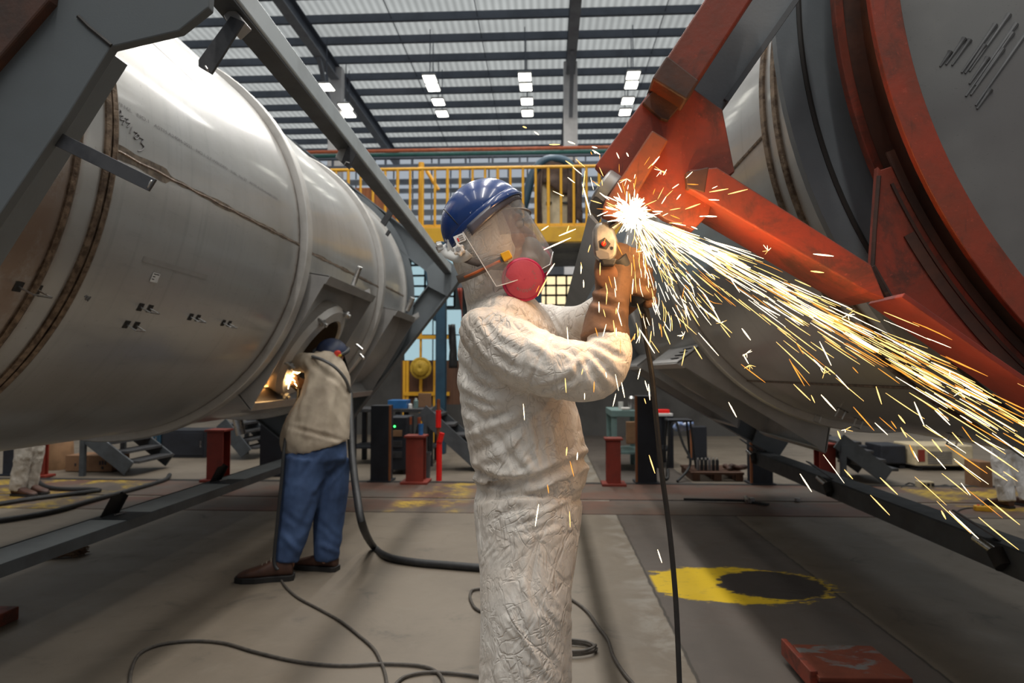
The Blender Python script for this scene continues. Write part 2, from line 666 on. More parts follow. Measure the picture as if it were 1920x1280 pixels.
# worn yellow paint patch with a bare oval
pc = atz(1395, 1096)
dn = t.math('MULTIPLY', t.math('SUBTRACT', t.noise(t.coords('Object', (1, 2.4, 1)), 6, 7, 0.72), 0.5), 0.9)
def ell(cx, cy, rx, ry):
    ax = t.math('DIVIDE', t.math('SUBTRACT', X, cx), rx)
    ay = t.math('DIVIDE', t.math('SUBTRACT', Yc, cy), ry)
    r = t.math('SQRT', t.math('ADD', t.math('MULTIPLY', ax, ax), t.math('MULTIPLY', ay, ay)))
    return t.math('ADD', r, dn)
pl, prr = atz(1205, 1092), atz(1572, 1118)
cxm, cym = (pl.x + prr.x) / 2 + 0.02, atz(1390, 1095).y
outer = t.math('SUBTRACT', 1.0, t.sm(ell(cxm, cym, (prr.x - pl.x) / 2 + 0.05, (atz(1390, 1064).y - atz(1390, 1131).y) / 2 + 0.015), 0.93, 1.0))
dl, dr = atz(1350, 1092), atz(1550, 1108)
inner = t.math('SUBTRACT', 1.0, t.sm(ell((dl.x + dr.x) / 2 + 0.01, cym + 0.0, (dr.x - dl.x) / 2 + 0.05, (atz(1440, 1072).y - atz(1440, 1128).y) / 2 + 0.0), 0.93, 1.0))
wear = t.math('SUBTRACT', 1.0, t.math('MULTIPLY', t.sm(t.noise(t.coords('Object', (1, 3, 1)), 11, 6, 0.75), 0.57, 0.66), 0.75))
ymask = t.math('MULTIPLY', t.math('MULTIPLY', outer, t.math('SUBTRACT', 1.0, inner)), t.math('MULTIPLY', wear, t.sm(X, 0.665, 0.69)))
c = t.mix(t.math('MULTIPLY', inner, t.sm(X, 0.665, 0.69)), c, (0.042, 0.034, 0.03))
c = t.mix(ymask, c, (0.66, 0.44, 0.012))
rough = t.math('ADD', t.math('MULTIPLY', n2, 0.3), 0.34)
nrm = t.bump(t.math('ADD', n3, n2), 0.15, 0.004)
t.bsdf(c, rough, 0.0, nrm)
M['floor'] = t.mat
struct(MB().grid(lambda u, v: (-26 + 52 * u, -8 + 46 * v, 0), 4, 4).build('floor', M['floor']))

# steel strips let into the floor, rusty with worn yellow chequer ------------
t = NT('rusty_floor_strip')
vec = t.coords('Object')
sep = t.n('ShaderNodeSeparateXYZ')
t.l(vec, sep.inputs[0])
n1 = t.noise(vec, 1.1, 5, 0.6)
n2 = t.noise(vec, 6, 5, 0.7)
c = t.mix(t.sm(n1, 0.38, 0.62), (0.13, 0.105, 0.085), (0.15, 0.075, 0.052))
c = t.mix(t.math('MULTIPLY', t.sm(n2, 0.5, 0.7), 0.5), c, (0.07, 0.055, 0.045))
X, Yc = sep.outputs[0], sep.outputs[1]
def band(x0, x1):
    return t.math('MULTIPLY', t.sm(X, x0, x0 + 0.15), t.math('SUBTRACT', 1.0, t.sm(X, x1 - 0.25, x1)))
a0, a1 = atz(-40, 905), atz(315, 905)
b0, b1 = atz(765, 915), atz(905, 915)
r0, r1 = atz(1800, 925), atz(1990, 925)
ym = t.math('ADD', t.math('ADD', band(a0.x, a1.x), band(b0.x, b1.x)), band(r0.x - 0.6, r1.x + 0.6), clamp=True)
ch = t.n('ShaderNodeTexChecker')
t.l(t.coords('Object', (1, 1, 1)), ch.inputs['Vector'])
ch.inputs['Scale'].default_value = 16
ym = t.math('MULTIPLY', ym, t.math('MULTIPLY', t.sm(t.noise(vec, 1.6, 6, 0.72), 0.47, 0.62), t.math('ADD', t.math('MULTIPLY', ch.outputs[1], 0.35), 0.55)))
c = t.mix(ym, c, (0.55, 0.37, 0.03))
t.bsdf(c, 0.5, 0.25, t.bump(n2, 0.2, 0.004))
M['strip'] = t.mat
Ys = [atz(900, y).y for y in (907, 935, 938, 962)]
struct(MB().box((0, (Ys[0] + Ys[1]) / 2, 0.004), (34, Ys[0] - Ys[1], 0.012)).build('trim_1', M['strip'], bevel=0.003))
struct(MB().box((0, (Ys[2] + Ys[3]) / 2, 0.003), (34, Ys[2] - Ys[3], 0.008)).build('trim_2', M['strip'], bevel=0.003))
struct(MB().box((0, Ys[0] + 0.06, 0.006), (34, 0.10, 0.014)).build('trim_3', M['soot']))

# roof: translucent corrugated sheets that let the daylight through ----------
t = NT('translucent_roof_sheet')
tc = t.n('ShaderNodeTexCoord')
wv = t.n('ShaderNodeTexWave', wave_type='BANDS', bands_direction='X')
t.l(tc.outputs['Object'], wv.inputs['Vector'])
wv.inputs['Scale'].default_value = 1.25
dirt = t.noise(t.coords('Object', (0.35, 0.9, 1)), 0.7, 3, 0.5)
s = t.math('MULTIPLY', t.math('ADD', t.math('MULTIPLY', wv.outputs[1], 0.3), 0.72), t.math('ADD', t.math('MULTIPLY', dirt, 0.5), 0.72))
e = t.n('ShaderNodeEmission')
e.inputs[0].default_value = (0.90, 0.94, 0.93, 1)
ROOF_E = 0.47
t.l(t.math('MULTIPLY', s, ROOF_E), e.inputs[1])
t.l(e.outputs[0], t.out.inputs[0])
M['roof'] = t.mat
struct(MB().grid(lambda u, v: (-24 + 48 * u, -12 + 50 * v, ROOF_Z), 1, 1).build('ceiling', M['roof'], fix=False))
for k in range(-2, 12):
    Yk = 22.2 + 1.5 * k
    struct(MB().box((0, Yk, ROOF_Z - 0.17), (46, 0.12, 0.27)).build('roof_purlin', M['roof_steel']))
for x in (-17.1, -8.1, 0.9, 9.9):
    mb = MB()
    mb.box((x, 23, ROOF_Z - 0.58), (0.06, 29, 0.52)).box((x, 23, ROOF_Z - 0.33), (0.34, 29, 0.04))
    g_ = struct(mb.build('roof_girder', M['roof_steel']))
    MB().box((x, 23, ROOF_Z - 0.85), (0.34, 29, 0.05)).build('flange', M['girder_grey'], g_)
    mb = MB()
    mb.box((x, 25.5, (ROOF_Z - 0.36) / 2), (0.52, 0.4, ROOF_Z - 0.36))
    struct(mb.build('steel_column', M['column_white'], bevel=0.02))
    struct(MB().bar((x, 23.4, ROOF_Z - 0.85), (x, 25.2, 10.9), 0.14, 0.14).build('knee_beam', M['girder_grey']))
for x in (-5.2, -2.3, 3.9, 6.5):
    struct(MB().bar((x, 18, ROOF_Z - 0.2), (x, 37, ROOF_Z - 0.2), 0.025, 0.025).build('sag_rod_beam', M['roof_steel']))

# far end wall with long window bands -----------------------------------------
M['wall_far'] = pm('far_wall_sheet', (0.42, 0.44, 0.47), 0.7, 0, (0.22, 0.24, 0.27), 0.6)
M['wall_side'] = pm('side_wall_sheet', (0.16, 0.165, 0.17), 0.8, 0, (0.11, 0.115, 0.12), 0.5)
M['window_glow'] = emit('daylit_window_band', (0.74, 0.82, 0.92), 0.45)
M['window_blue'] = emit('daylit_blue_pane', (0.55, 0.80, 0.88), 0.62)
M['window_warm'] = emit('daylit_warm_pane', (1.0, 0.80, 0.46), 1.15)
struct(MB().box((0, 36.9, ROOF_Z / 2), (48, 0.2, ROOF_Z)).build('wall_back', M['wall_far']))
struct(MB().box((-20, 14.4, 4.5), (0.2, 44.8, 9.0)).build('wall_left', M['wall_side']))
struct(MB().box((20, 14.4, 4.5), (0.2, 44.8, 9.0)).build('wall_right', M['wall_side']))
i = 1
for y0, y1 in ((291, 306), (318, 334), (346, 352), (362, 372), (384, 392), (404, 412)):
    z1, z0 = at(800, y0, 36.7).z, at(800, y1, 36.7).z
    w = MB().box((0, 36.74, (z0 + z1) / 2), (40, 0.05, z1 - z0)).build('window_%d' % i, M['window_glow'])
    struct(w)
    f = MB()
    for k in range(-19, 20):
        f.box((k * 1.05, 36.7, (z0 + z1) / 2), (0.07, 0.06, z1 - z0))
    f.build('window_frame', M['roof_steel'], w)
    i += 1
# crane runway in front of it: two pipes and a lattice girder
p0 = at(960, 279, 24)
mb = MB().tube([(-14, 24, p0.z), (14, 24, p0.z)], 0.065, 10)
o = mb.build('overhead_pipe', M['pipe_orange'], smooth=True)
tag(o, 'thin orange pipe running level under the far roof, uppermost of two', 'pipe')
p0 = at(960, 287, 23.8)
mb = MB().tube([(-14, 23.8, p0.z), (14, 23.8, p0.z)], 0.075, 10)
o = mb.build('overhead_pipe', M['pipe_green'], smooth=True)
tag(o, 'dark green pipe running level just below the orange one', 'pipe')
zt, zb = at(960, 293, 23.6).z, at(960, 310, 23.6).z
g = thing('runway_girder', 'pale lattice crane girder crossing the hall behind the yellow railing', 'girder', (0, 23.6, zb))
MB().box((0, 23.6, zt), (28, 0.15, 0.06)).build('top_chord', M['roof_steel'], g)
MB().box((0, 23.6, zb), (28, 0.2, 0.09)).build('bottom_chord', M['roof_steel'], g)
for k in range(-14, 15):
    MB().box((k * 0.95, 23.6, (zt + zb) / 2), (0.07, 0.08, zt - zb)).build('web_post', M['roof_steel'], g)

# hall lamps -------------------------------------------------------------------
M['lamp_glow'] = emit('lamp_glow', (1.0, 0.97, 0.86), 9.0)
lamp = thing('ceiling_lamp', 'flat white high bay lamp', 'lamp', (0, 0, 0), 'high bay lamps under the roof')
MB().box((0, 0, 0.05), (0.46, 0.62, 0.07)).build('housing', M['lamp_case'], lamp, bevel=0.01)
MB().box((0, 0, 0.005), (0.40, 0.56, 0.012)).build('diffuser', M['lamp_glow'], lamp)
MB().bar((0, 0, 0.08), (0, 0, 1.75), 0.03, 0.03).build('hanger', M['roof_steel'], lamp)
LZ = 11.35
spots = [(806, 149, 'nearest lamp of the four in the row beside the sloping girder'),
         (812, 165, 'second lamp of the row beside the sloping girder'),
         (822, 192, 'third lamp of the row beside the sloping girder'),
         (829, 214, 'farthest lamp of the row beside the sloping girder'),
         (984, 145, 'nearest lamp of the middle row, above the blue visor'),
         (986, 164, 'second lamp of the middle row, above the blue visor'),
         (988, 191, 'third lamp of the middle row, above the blue visor'),
         (989, 213, 'farthest lamp of the middle row, above the blue visor'),
         (1187, 142, 'nearest lamp of the row next to the red frame'),
         (1184, 160, 'second lamp of the row next to the red frame'),
         (1177, 190, 'third lamp of the row next to the red frame'),
         (1172, 211, 'farthest lamp of the row next to the red frame'),
         (612, 164, 'lamp nearest the viewer behind the pale column on the tank side'),
         (648, 201, 'second lamp behind the pale column on the tank side'),
         (654, 215, 'farthest lamp behind the pale column on the tank side')]
for k, (px, py, lb) in enumerate(spots):
    p = atz(px, py, LZ)
    if k == 0:
        lamp.location = p
        lamp['label'] = 'white hall lamp, ' + lb
    else:
        dup(lamp, p, 0, 'white hall lamp, ' + lb)

# mezzanine --------------------------------------------------------------------
MY = 12.5
zt, zb = at(900, 427, MY).z, at(900, 456, MY).z
mz = thing('mezzanine', 'raised steel platform with a broad yellow edge beam under the yellow railing', 'platform', (-1, MY, zb))
MB().box((-1.0, MY, (zt + zb) / 2), (9.5, 0.14, zt - zb)).build('edge_beam', M['yellow_beam'], mz, bevel=0.01)
MB().box((-1.0, MY + 2.1, zt - 0.06), (9.5, 4.0, 0.08)).build('deck', M['paint_grey_dark'], mz)
for k in range(8):
    MB().box((-5.2 + k * 1.2, MY + 2.1, zt - 0.22), (0.12, 4.0, 0.24)).build('joist', M['paint_grey_dark'], mz)
rl = thing('railing', 'yellow tubular guard railing along the raised platform', 'railing', (-1, MY, zt))
zt += 0.012
zr = at(900, 315, MY).z
MB().tube([(-5.6, MY, zr), (3.7, MY, zr)], 0.032, 10).build('top_rail', M['yellow'], rl, smooth=True)
MB().box((-0.95, MY, zt + 0.03), (9.3, 0.02, 0.05)).build('toe_rail', M['yellow'], rl)
for k in range(40):
    x = -5.6 + k * 0.2345
    MB().tube([(x, MY, zt), (x, MY, zr)], 0.024 if k % 4 else 0.03, 8).build('baluster', M['yellow'], rl, smooth=True)
# gate post and brace
a, b = at(790, 305, MY + 0.35), at(790, 428, MY + 0.35)
gp = thing('gate_post', 'thick yellow post with a slanting stay behind the railing', 'post', b)
MB().tube([(a.x, a.y, zt), a], 0.055, 10).build('post', M['yellow'], gp, smooth=True)
c0, c1 = at(800, 320, MY + 0.35), at(822, 356, MY + 0.35)
MB().tube([c0, c1], 0.035, 8).build('stay', M['yellow'], gp, smooth=True)
# wooden crates on the deck
def deckbox(name, x0, y0, x1, y1, Y, d, mat, label, cat, group=None):
    a, b = at(x0, y0, Y), at(x1, y1, Y)
    o = MB().box(((a.x + b.x) / 2, Y + d / 2, (a.z + zt) / 2), (b.x - a.x, d, a.z - zt)).build(name, mat, bevel=0.008)
    return tag(o, label, cat, group)
deckbox('plywood_sheet', 655, 352, 745, 425, MY + 0.25, 0.05, M['wood'], 'brown plywood sheet leaning behind the railing beside the grey tank', 'sheet')
deckbox('plywood_sheet', 735, 392, 768, 425, MY + 0.45, 0.05, M['wood'], 'short brown plywood sheet behind the sloping grey strut', 'sheet')
# cabinet with cloth and duct
cb = thing('cabinet', 'cream steel cabinet on the raised platform half hidden by brown cloth', 'cabinet', at(1042, 425, MY + 0.6))
a, b = at(1012, 318, MY + 0.5), at(1072, 420, MY + 0.5)
MB().box(((a.x + b.x) / 2, MY + 0.8, (a.z + zt) / 2), (b.x - a.x, 0.55, a.z - zt)).build('body', M['cream'], cb, bevel=0.01)
for px in (1029, 1060):
    p = at(px, 380, MY + 0.5)
    MB().box((p.x, p.y, p.z), (0.11, 0.02, 0.035)).build('vent_slot', M['ink'], cb)
def cloth(x0, y0, x1, y1, seed, wav=0.05):
    def fn(u, v):
        q = at(x0 + (x1 - x0) * u, y0 + (y1 - y0) * v, MY + 0.42)
        w = math.sin(u * 9 + seed) * wav * (0.3 + v) + noise.noise(V((u * 4, v * 3, seed))) * 0.05
        return (q.x + w * 0.6, q.y + w, q.z + (0.12 * math.sin(u * 5 + seed) if v > 0.8 else 0))
    return fn
mb = MB().grid(cloth(1008, 300, 1078, 352, 1.0), 18, 14)
mb.grid(cloth(1002, 305, 1018, 424, 2.0), 6, 18)
mb.grid(cloth(1066, 305, 1090, 424, 4.0), 8, 18)
tag(mb.build('dust_cloth', M['cloth_brown'], smooth=True, solid=0.012), 'brown cloth draped over the cream cabinet', 'cloth')
pts = cr([tuple(at(x, y, MY + 0.45)) for x, y in ((974, 424), (984, 380), (1000, 325), (1025, 300), (1060, 302), (1075, 318))], 6)
tag(MB().tube(pts, 0.085, 12).build('duct_hose', M['blue_paint'], smooth=True), 'blue flexible hose arching over the draped cabinet', 'hose')

# partition under the mezzanine ---------------------------------------------------
PY = 14.2
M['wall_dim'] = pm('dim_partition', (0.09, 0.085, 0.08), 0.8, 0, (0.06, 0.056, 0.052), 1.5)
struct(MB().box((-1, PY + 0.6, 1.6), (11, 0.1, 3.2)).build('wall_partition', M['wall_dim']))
def win(n, px0, py0, px1, py1, Y, cols, rows, pane, bar=0.04):
    a, b = at(px0, py0, Y), at(px1, py1, Y)
    w = MB().box(((a.x + b.x) / 2, Y + 0.03, (a.z + b.z) / 2), (b.x - a.x, 0.02, a.z - b.z)).build('window_%d' % n, pane)
    struct(w)
    mb = MB()
    for k in range(cols + 1):
        x = a.x + (b.x - a.x) * k / cols
        mb.box((x, Y, (a.z + b.z) / 2), (bar, 0.05, a.z - b.z))
    for k in range(rows + 1):
        z = b.z + (a.z - b.z) * k / rows
        mb.box(((a.x + b.x) / 2, Y, z), (b.x - a.x, 0.05, bar))
    mb.build('window_frame', M['navy'], w)
win(7, 770, 478, 852, 575, PY + 0.4, 3, 5, M['window_blue'])
win(8, 758, 580, 866, 676, PY + 0.42, 2, 2, M['window_blue'], 0.02)
win(9, 985, 517, 1140, 590, PY + 0.4, 8, 4, M['window_warm'])
# ---------------------------------------------------------------- tanks
def ring(mb, c, prof, n=128, a0=0, a1=2 * PI):
    return mb.lathe(prof, (c[0], 0, c[1]), 'Y', n, closed=True, a0=a0, a1=a1)


def shell(c, Rr, y0, y1, hole=None, nth=180):
    """cylinder skin with an opening; hole = (theta, y, radius)"""
    ys = np.linspace(y0, y1, int((y1 - y0) / 0.05) + 1)
    mb = MB()
    vs, fs = [], []
    for y in ys:
        for k in range(nth):
            q = 2 * PI * k / nth
            vs.append((c[0] + Rr * math.cos(q), y, c[1] + Rr * math.sin(q)))
    for j in range(len(ys) - 1):
        for k in range(nth):
            l = (k + 1) % nth
            if hole:
                th = (2 * PI * (k + 0.5) / nth - hole[0] + PI) % (2 * PI) - PI
                if math.hypot(th * Rr, (ys[j] + ys[j + 1]) / 2 - hole[1]) < hole[2]:
                    continue
            fs.append((j * nth + k, j * nth + l, (j + 1) * nth + l, (j + 1) * nth + k))
    return mb.add(vs, fs)


def rib(c, Rr, y, w=0.09, h=0.045):
    return ring(MB(), c, [(Rr - 0.01, y - w / 2), (Rr + h, y - w / 2), (Rr + h, y + w / 2), (Rr - 0.01, y + w / 2)])


def bead(c, Rr, y, r=0.012):
    return ring(MB(), c, [(Rr + r * 1.3 * math.cos(a), y + r * 1.5 * math.sin(a)) for a in np.linspace(0, 2 * PI, 7)[:-1]], 160)


def polar(c, r, th, y):
    return V((c[0] + r * math.cos(th), y, c[1] + r * math.sin(th)))


def hood(root, c, Rr, y0, y1, th0, th1, rt, vents=False):
    """open box of sheet metal on the flank between angles th0 (upper) and th1 (lower)"""
    n = 14
    A, B = polar(c, rt, th0, 0), polar(c, rt, th1, 0)
    h = None
    for k, y in enumerate((y0, y1)):
        inner = [polar(c, Rr - 0.005, th0 + (th1 - th0) * i / n, y) for i in range(n + 1)]
        pts = inner + [V((B.x, y, B.z)), V((A.x, y, A.z))]
        mb = MB().prism(pts, (0, 0.012, 0))
        lip = polar(c, rt - 0.05, (th0 + th1) / 2, 0)
        d = (V((A.x, 0, A.z)) + V((B.x, 0, B.z))) / 2 - V((c[0], 0, c[1]))
        d.normalize()
        s = 0.045 if k else -0.0
        o = mb.build('hood_panel', M['hood_steel'], root)
        if h is None:
            h = o
    for th, nm in ((th0, 'hood_top'), (th1, 'hood_bottom')):
        p, q = polar(c, Rr - 0.01, th, 0), polar(c, rt, th, 0)
        d = (q - p).normalized()
        nrm = V((-d.z, 0, d.x)) * 0.006
        mb = MB().prism([V((p.x, y0, p.z)) - nrm, V((q.x, y0, q.z)) - nrm, V((q.x, y0, q.z)) + nrm, V((p.x, y0, p.z)) + nrm], (0, y1 - y0 + 0.012, 0))
        # folded lip
        e = (A - B).normalized() * (0.06 if th == th1 else -0.06)
        mb.prism([V((q.x, y0, q.z)), V((q.x, y0, q.z)) + e, V((q.x, y0, q.z)) + e + d * 0.01, V((q.x, y0, q.z)) + d * 0.01], (0, y1 - y0 + 0.012, 0))
        o = mb.build(nm, M['hood_steel'], root)
        if vents and th == th0:
            for k in range(4):
                m = p.lerp(q, 0.28 + 0.17 * k)
                up = nrm.normalized() * (0.007 if nrm.z > 0 else -0.007)
                MB().bar((m.x + up.x, y0 + 0.12, m.z + up.z), (m.x + up.x, y0 + 0.38, m.z + up.z), 0.022, 0.006).build('vent_slot', M['ink'], o)


def frame_square(root, c, hd, th, y, dep, w, mat, sides=(0, 1, 2, 3), plates=True):
    """square end frame standing on a corner: four I members round the tank"""
    vs = [V((c[0] + hd * math.cos(th + k * PI / 2), y, c[1] + hd * math.sin(th + k * PI / 2))) for k in range(4)]
    for k in sides:
        a, b = vs[k], vs[(k + 1) % 4]
        t = (b - a).normalized()
        inn = (V((c[0], y, c[1])) - (a + b) / 2).normalized()
        mb = MB()
        o1, o2 = a + inn * 0.01, b + inn * 0.01
        # web + two flanges
        mb.bar(a + inn * w / 2, b + inn * w / 2, w, 0.015, (0, 1, 0))
        mb.bar(a, b, 0.014, dep, (0, 1, 0))
        mb.bar(a + inn * w, b + inn * w, 0.014, dep, (0, 1, 0))
        mb.build('frame_beam', mat, root)
    return vs


def annulus(c, r0, r1, y, d, n=128):
    return ring(MB(), c, [(r0, y), (r1, y), (r1, y + d), (r0, y + d)], n)


M['run_grey'] = pm('paint_run_grey', (0.135, 0.137, 0.14), 0.5)
M['heat_tint'] = pm('heat_tint', (0.22, 0.17, 0.125), 0.4, 0.5, (0.10, 0.075, 0.055), 22, 0.4, 0.65)
def staple(root, c, Rr, th, y, along, L=0.06, h=0.05, name='lifting_loop'):
    """small U shaped wire loop welded on the shell"""
    p = polar(c, Rr, th, y)
    n = V((math.cos(th), 0, math.sin(th)))
    a = V((0, 1, 0)) if along else V((-n.z, 0, n.x))
    pts = [p - a * L / 2, p - a * L / 2 + n * h, p + a * L / 2 + n * h, p + a * L / 2]
    MB().tube(pts, 0.004, 6).build(name, M['bright_steel'], root, smooth=True)


def patch_on(root, c, Rr, th, y, wy, wt, name, mat, off=0.002):
    mb = MB().grid(lambda u, v: polar(c, Rr + off, th + (v - 0.5) * wt / Rr, y + (u - 0.5) * wy), 4, 6)
    return mb.build(name, mat, root, smooth=True)


# ============ tank on the viewer's near side, at the picture's left ==================
LC, LR = (-2.917, 2.242), 1.30
LW = [2.25, 2.42, 4.36, 6.46, 7.7]
M['steel_left'] = steel_mat('stainless_shell', LW, base=(0.47, 0.47, 0.46), near_y=2.30)
M['steel_right'] = steel_mat('stainless_shell_right', [2.30, 2.42, 4.4, 6.5, 7.7], base=(0.47, 0.465, 0.455))  # base colour a touch warmer than the other tank
tl = thing('storage_tank', 'stainless steel tank with an open manhole hood where the man in blue trousers welds', 'tank', (LC[0], 4.8, 0), 'stainless tanks in welding frames')
shell(LC, LR, 1.78, 7.85, (R_(-33), 5.12, 0.31)).build('shell', M['steel_left'], tl, smooth=2, fix=False)
ring(MB(), LC, [(0.02, 1.62), (0.6, 1.66), (1.0, 1.72), (1.22, 1.80), (1.29, 1.9), (1.27, 1.9), (1.2, 1.83), (0.6, 1.70), (0.02, 1.66)]).build('dished_head', M['paint_plate'], tl, smooth=True)
ring(MB(), LC, [(0.02, 8.0), (0.9, 7.95), (1.29, 7.8), (1.27, 7.8), (0.9, 7.9), (0.02, 7.95)]).build('far_head', M['rib_steel'], tl, smooth=True)
for y in (4.42, 6.5):
    rib(LC, LR, y, 0.10, 0.05).build('stiffening_ring', M['rib_steel'], tl, smooth=True, bevel=0.006)
rib(LC, LR, 7.62, 0.07, 0.03).build('stiffening_ring', M['rib_steel'], tl, smooth=True)
for y in (2.25, 2.40, 2.44):
    bead(LC, LR, y).build('weld_seam', M['weld'], tl, smooth=True)
# lengthwise weld seams
SEAM = []
# straight sheet laps visible as fine dark joints
# hoods and manhole
hood(tl, LC, LR, 4.50, 5.72, R_(-9.5), R_(-51), 1.47)
hood(tl, LC, LR, 6.62, 7.58, R_(-11), R_(-51), 1.47)
th = R_(-33)
mn = V((math.cos(th), 0, math.sin(th)))
mt = V((-mn.z, 0, mn.x))
mc = polar(LC, LR, th, 5.12)
def disc_ring(c0, prof, n=48):
    mb = MB()
    vs, fs = [], []
    m = len(prof)
    for k in range(n):
        q = 2 * PI * k / n
        for r, h in prof:
            vs.append(c0 + (V((0, 1, 0)) * math.cos(q) + mt * math.sin(q)) * r + mn * h)
    for k in range(n):
        l = (k + 1) % n
        for i in range(m):
            j = (i + 1) % m
            fs.append((k * m + i, k * m + j, l * m + j, l * m + i))
    return mb.add(vs, fs)
mh = disc_ring(mc, [(0.29, -0.10), (0.29, 0.07), (0.30, 0.085), (0.37, 0.07), (0.40, 0.03), (0.40, -0.05), (0.34, -0.08), (0.34, -0.10)]).build('manhole', M['rib_steel'], tl, smooth=True)
MB_t = disc_ring(mc, [(0.286, -0.30), (0.286, 0.066), (0.280, 0.066), (0.280, -0.30)]).build('throat_shade', M['soot'], mh, smooth=True)  # black liner added, the opening's shade is put into its colour
for k in range(6):
    q = 2 * PI * k / 6 + 0.3
    p = mc + (V((0, 1, 0)) * math.cos(q) + mt * math.sin(q)) * 0.38 + mn * 0.05
    MB().cyl(p - mn * 0.05, p + mn * 0.07, 0.016, 10).build('bolt', M['bright_steel'], mh, smooth=True)
    MB().cyl(p + mn * 0.03, p + mn * 0.05, 0.03, 6).build('nut', M['bright_steel'], mh)
# near end frame
Y0 = 1.70
MB().pxprism([(395, -60), (391, 14), (335, 58), (208, 88), (125, 220), (0, 402), (-265, 800), (-420, 690), (-130, 250), (88, 0), (100, -60)], Y0, 0.03).build('end_plate', M['paint_plate'], tl, bevel=0.004)
MB().tube([at(147, 31, Y0), at(168, 52, Y0), at(190, 70, Y0), at(209, 86, Y0)], 0.006, 6).build('weld_seam', M['soot'], tl, smooth=True)
MB().pxprism([(40, -60), (100, -60), (92, 0), (-125, 250), (-420, 690), (-480, 640), (-190, 220)], Y0 - 0.03, 0.12).build('frame_rim', M['primer_dark'], tl, bevel=0.006)  # the shadow beside the end plate is put into this bar's dark colour
MB().pxprism([(-80, -60), (40, -60), (0, 25), (-190, 220), (-480, 640), (-560, 560)], Y0 + 0.02, 0.06).build('frame_flange', M['primer_deep'], tl, bevel=0.006)
MB().bar(at(-250, 810, Y0 + .1), at(203, 96, Y0 + .1), 0.012, 0.16, (0, 1, 0)).build('frame_beam', M['paint_grey'], tl)
annulus(LC, 1.30, 1.47, 1.80, 0.03).build('end_annulus', M['paint_grey'], tl, smooth=True)
# far end frame
fv = frame_square(tl, LC, 1.98, R_(7), 7.82, 0.16, 0.24, M['paint_grey'], plates=False)
annulus(LC, 1.27, 1.39, 7.74, 0.03).build('end_annulus', M['paint_grey'], tl, smooth=True)
for k in (0, 3):
    v = fv[k]
    inn = (V((LC[0], v.y, LC[1])) - v).normalized()
    sd_ = V((-inn.z, 0, inn.x))
    MB().prism([v - V((0, .10, 0)), v + inn * .22 + sd_ * .24 - V((0, .10, 0)), v + inn * .42 + sd_ * .1 - V((0, .10, 0)), v + inn * .42 - sd_ * .1 - V((0, .10, 0)), v + inn * .22 - sd_ * .24 - V((0, .10, 0))], (0, 0.02, 0)).build('gusset', M['paint_grey'], tl)
# lengthwise struts
def strut(a, b, w=0.13, h=0.13):
    mb = MB()
    a, b = V(a), V(b)
    mb.bar(a, b, w, h)
    return mb
ua, ub = at(405, -60, 1.86), at(843, 506, 7.75)
strut(ua, ub, 0.05, 0.085).build('upper_strut', M['paint_lit_pale'], tl, bevel=0.006)
MB().bar(ua - V((0.02, 0, 0.046)), ub - V((0.02, 0, 0.046)), 0.075, 0.01).build('strut_flange', M['paint_grey_dark'], tl)  # underside lip in a darker grey that paints in its shade
la, lb = V((-2.55, 1.72, 0.49)), V((-2.60, 7.8, 0.46))
strut(la, lb, 0.24, 0.012).build('lower_strut', M['paint_lit_pale'], tl, bevel=0.003)
MB().bar(la + V((0.12, 0, -0.02)), lb + V((0.12, 0, -0.02)), 0.012, 0.06).build('strut_flange', M['paint_grey_dark'], tl, bevel=0.003)
MB().bar(la + V((-0.12, 0, -0.02)), lb + V((-0.12, 0, -0.02)), 0.012, 0.06).build('strut_flange', M['paint_grey_dark'], tl, bevel=0.003)


def on_line(a, b, y):
    a, b = V(a), V(b)
    return a + (b - a) * ((y - a.y) / (b.y - a.y))


def clip_tab(root, p, d, L, w, side, end=True):
    """flat bar tab welded to a strut, with a bright wire staple near its free end"""
    d = V(d).normalized()
    q = V(p) + d * L
    o = MB().bar(p, q, w, 0.008, side).build('cladding_tab', M['raw_steel'], root)
    s = d.cross(V(side)).normalized()
    if end:
        e = q - d * 0.02
        f = V(side).normalized()
        if f.y > 0:
            f = -f
        MB().tube([e - s * w * 0.22 + f * .004, e - s * w * 0.22 + f * 0.014, e + s * w * 0.22 + f * 0.014, e + s * w * 0.22 + f * .004], 0.003, 6).build('wire_staple', M['bright_steel'], o, smooth=True)
    return o
# tabs on the upper strut
p = on_line(ua, ub, 2.02)
MB().prism([at(418, 28, 2.0), at(436, 12, 2.0), at(460, 42, 2.0), at(438, 62, 2.0)], (0, 0.05, 0)).build('strut_block', M['hood_steel'], tl, bevel=0.004)
MB().pxprism([(432, 30), (457, 40), (396, 138), (372, 124), (372, 112)], 1.99, 0.010).build('cladding_tab', M['raw_steel'], tl, bevel=0.001)
MB().tube([at(385, 124, 1.985), at(389, 130, 1.98), at(391, 134, 1.985)], 0.003, 6).build('wire_staple', M['bright_steel'], tl, smooth=True)
MB().pxprism([(641, 270), (660, 286), (648, 312), (628, 294)], 3.3, 0.02).build('strut_block', M['hood_steel'], tl, bevel=0.004)
MB().pxprism([(652, 272), (668, 288), (654, 317), (640, 304)], 3.25, 0.012).build('cladding_tab', M['raw_steel'], tl)
MB().tube([at(646, 308, 3.24), at(649, 303, 3.2), at(655, 305, 3.24)], 0.003, 6).build('wire_staple', M['bright_steel'], tl, smooth=True)
MB().pxprism([(737, 378), (745, 386), (721, 424), (713, 416)], 5.0, 0.02).build('cladding_tab', M['raw_steel'], tl)
MB().pxprism([(728, 430), (732, 434), (726, 443), (722, 439)], 5.2, 0.02).build('cladding_tab', M['raw_steel'], tl)
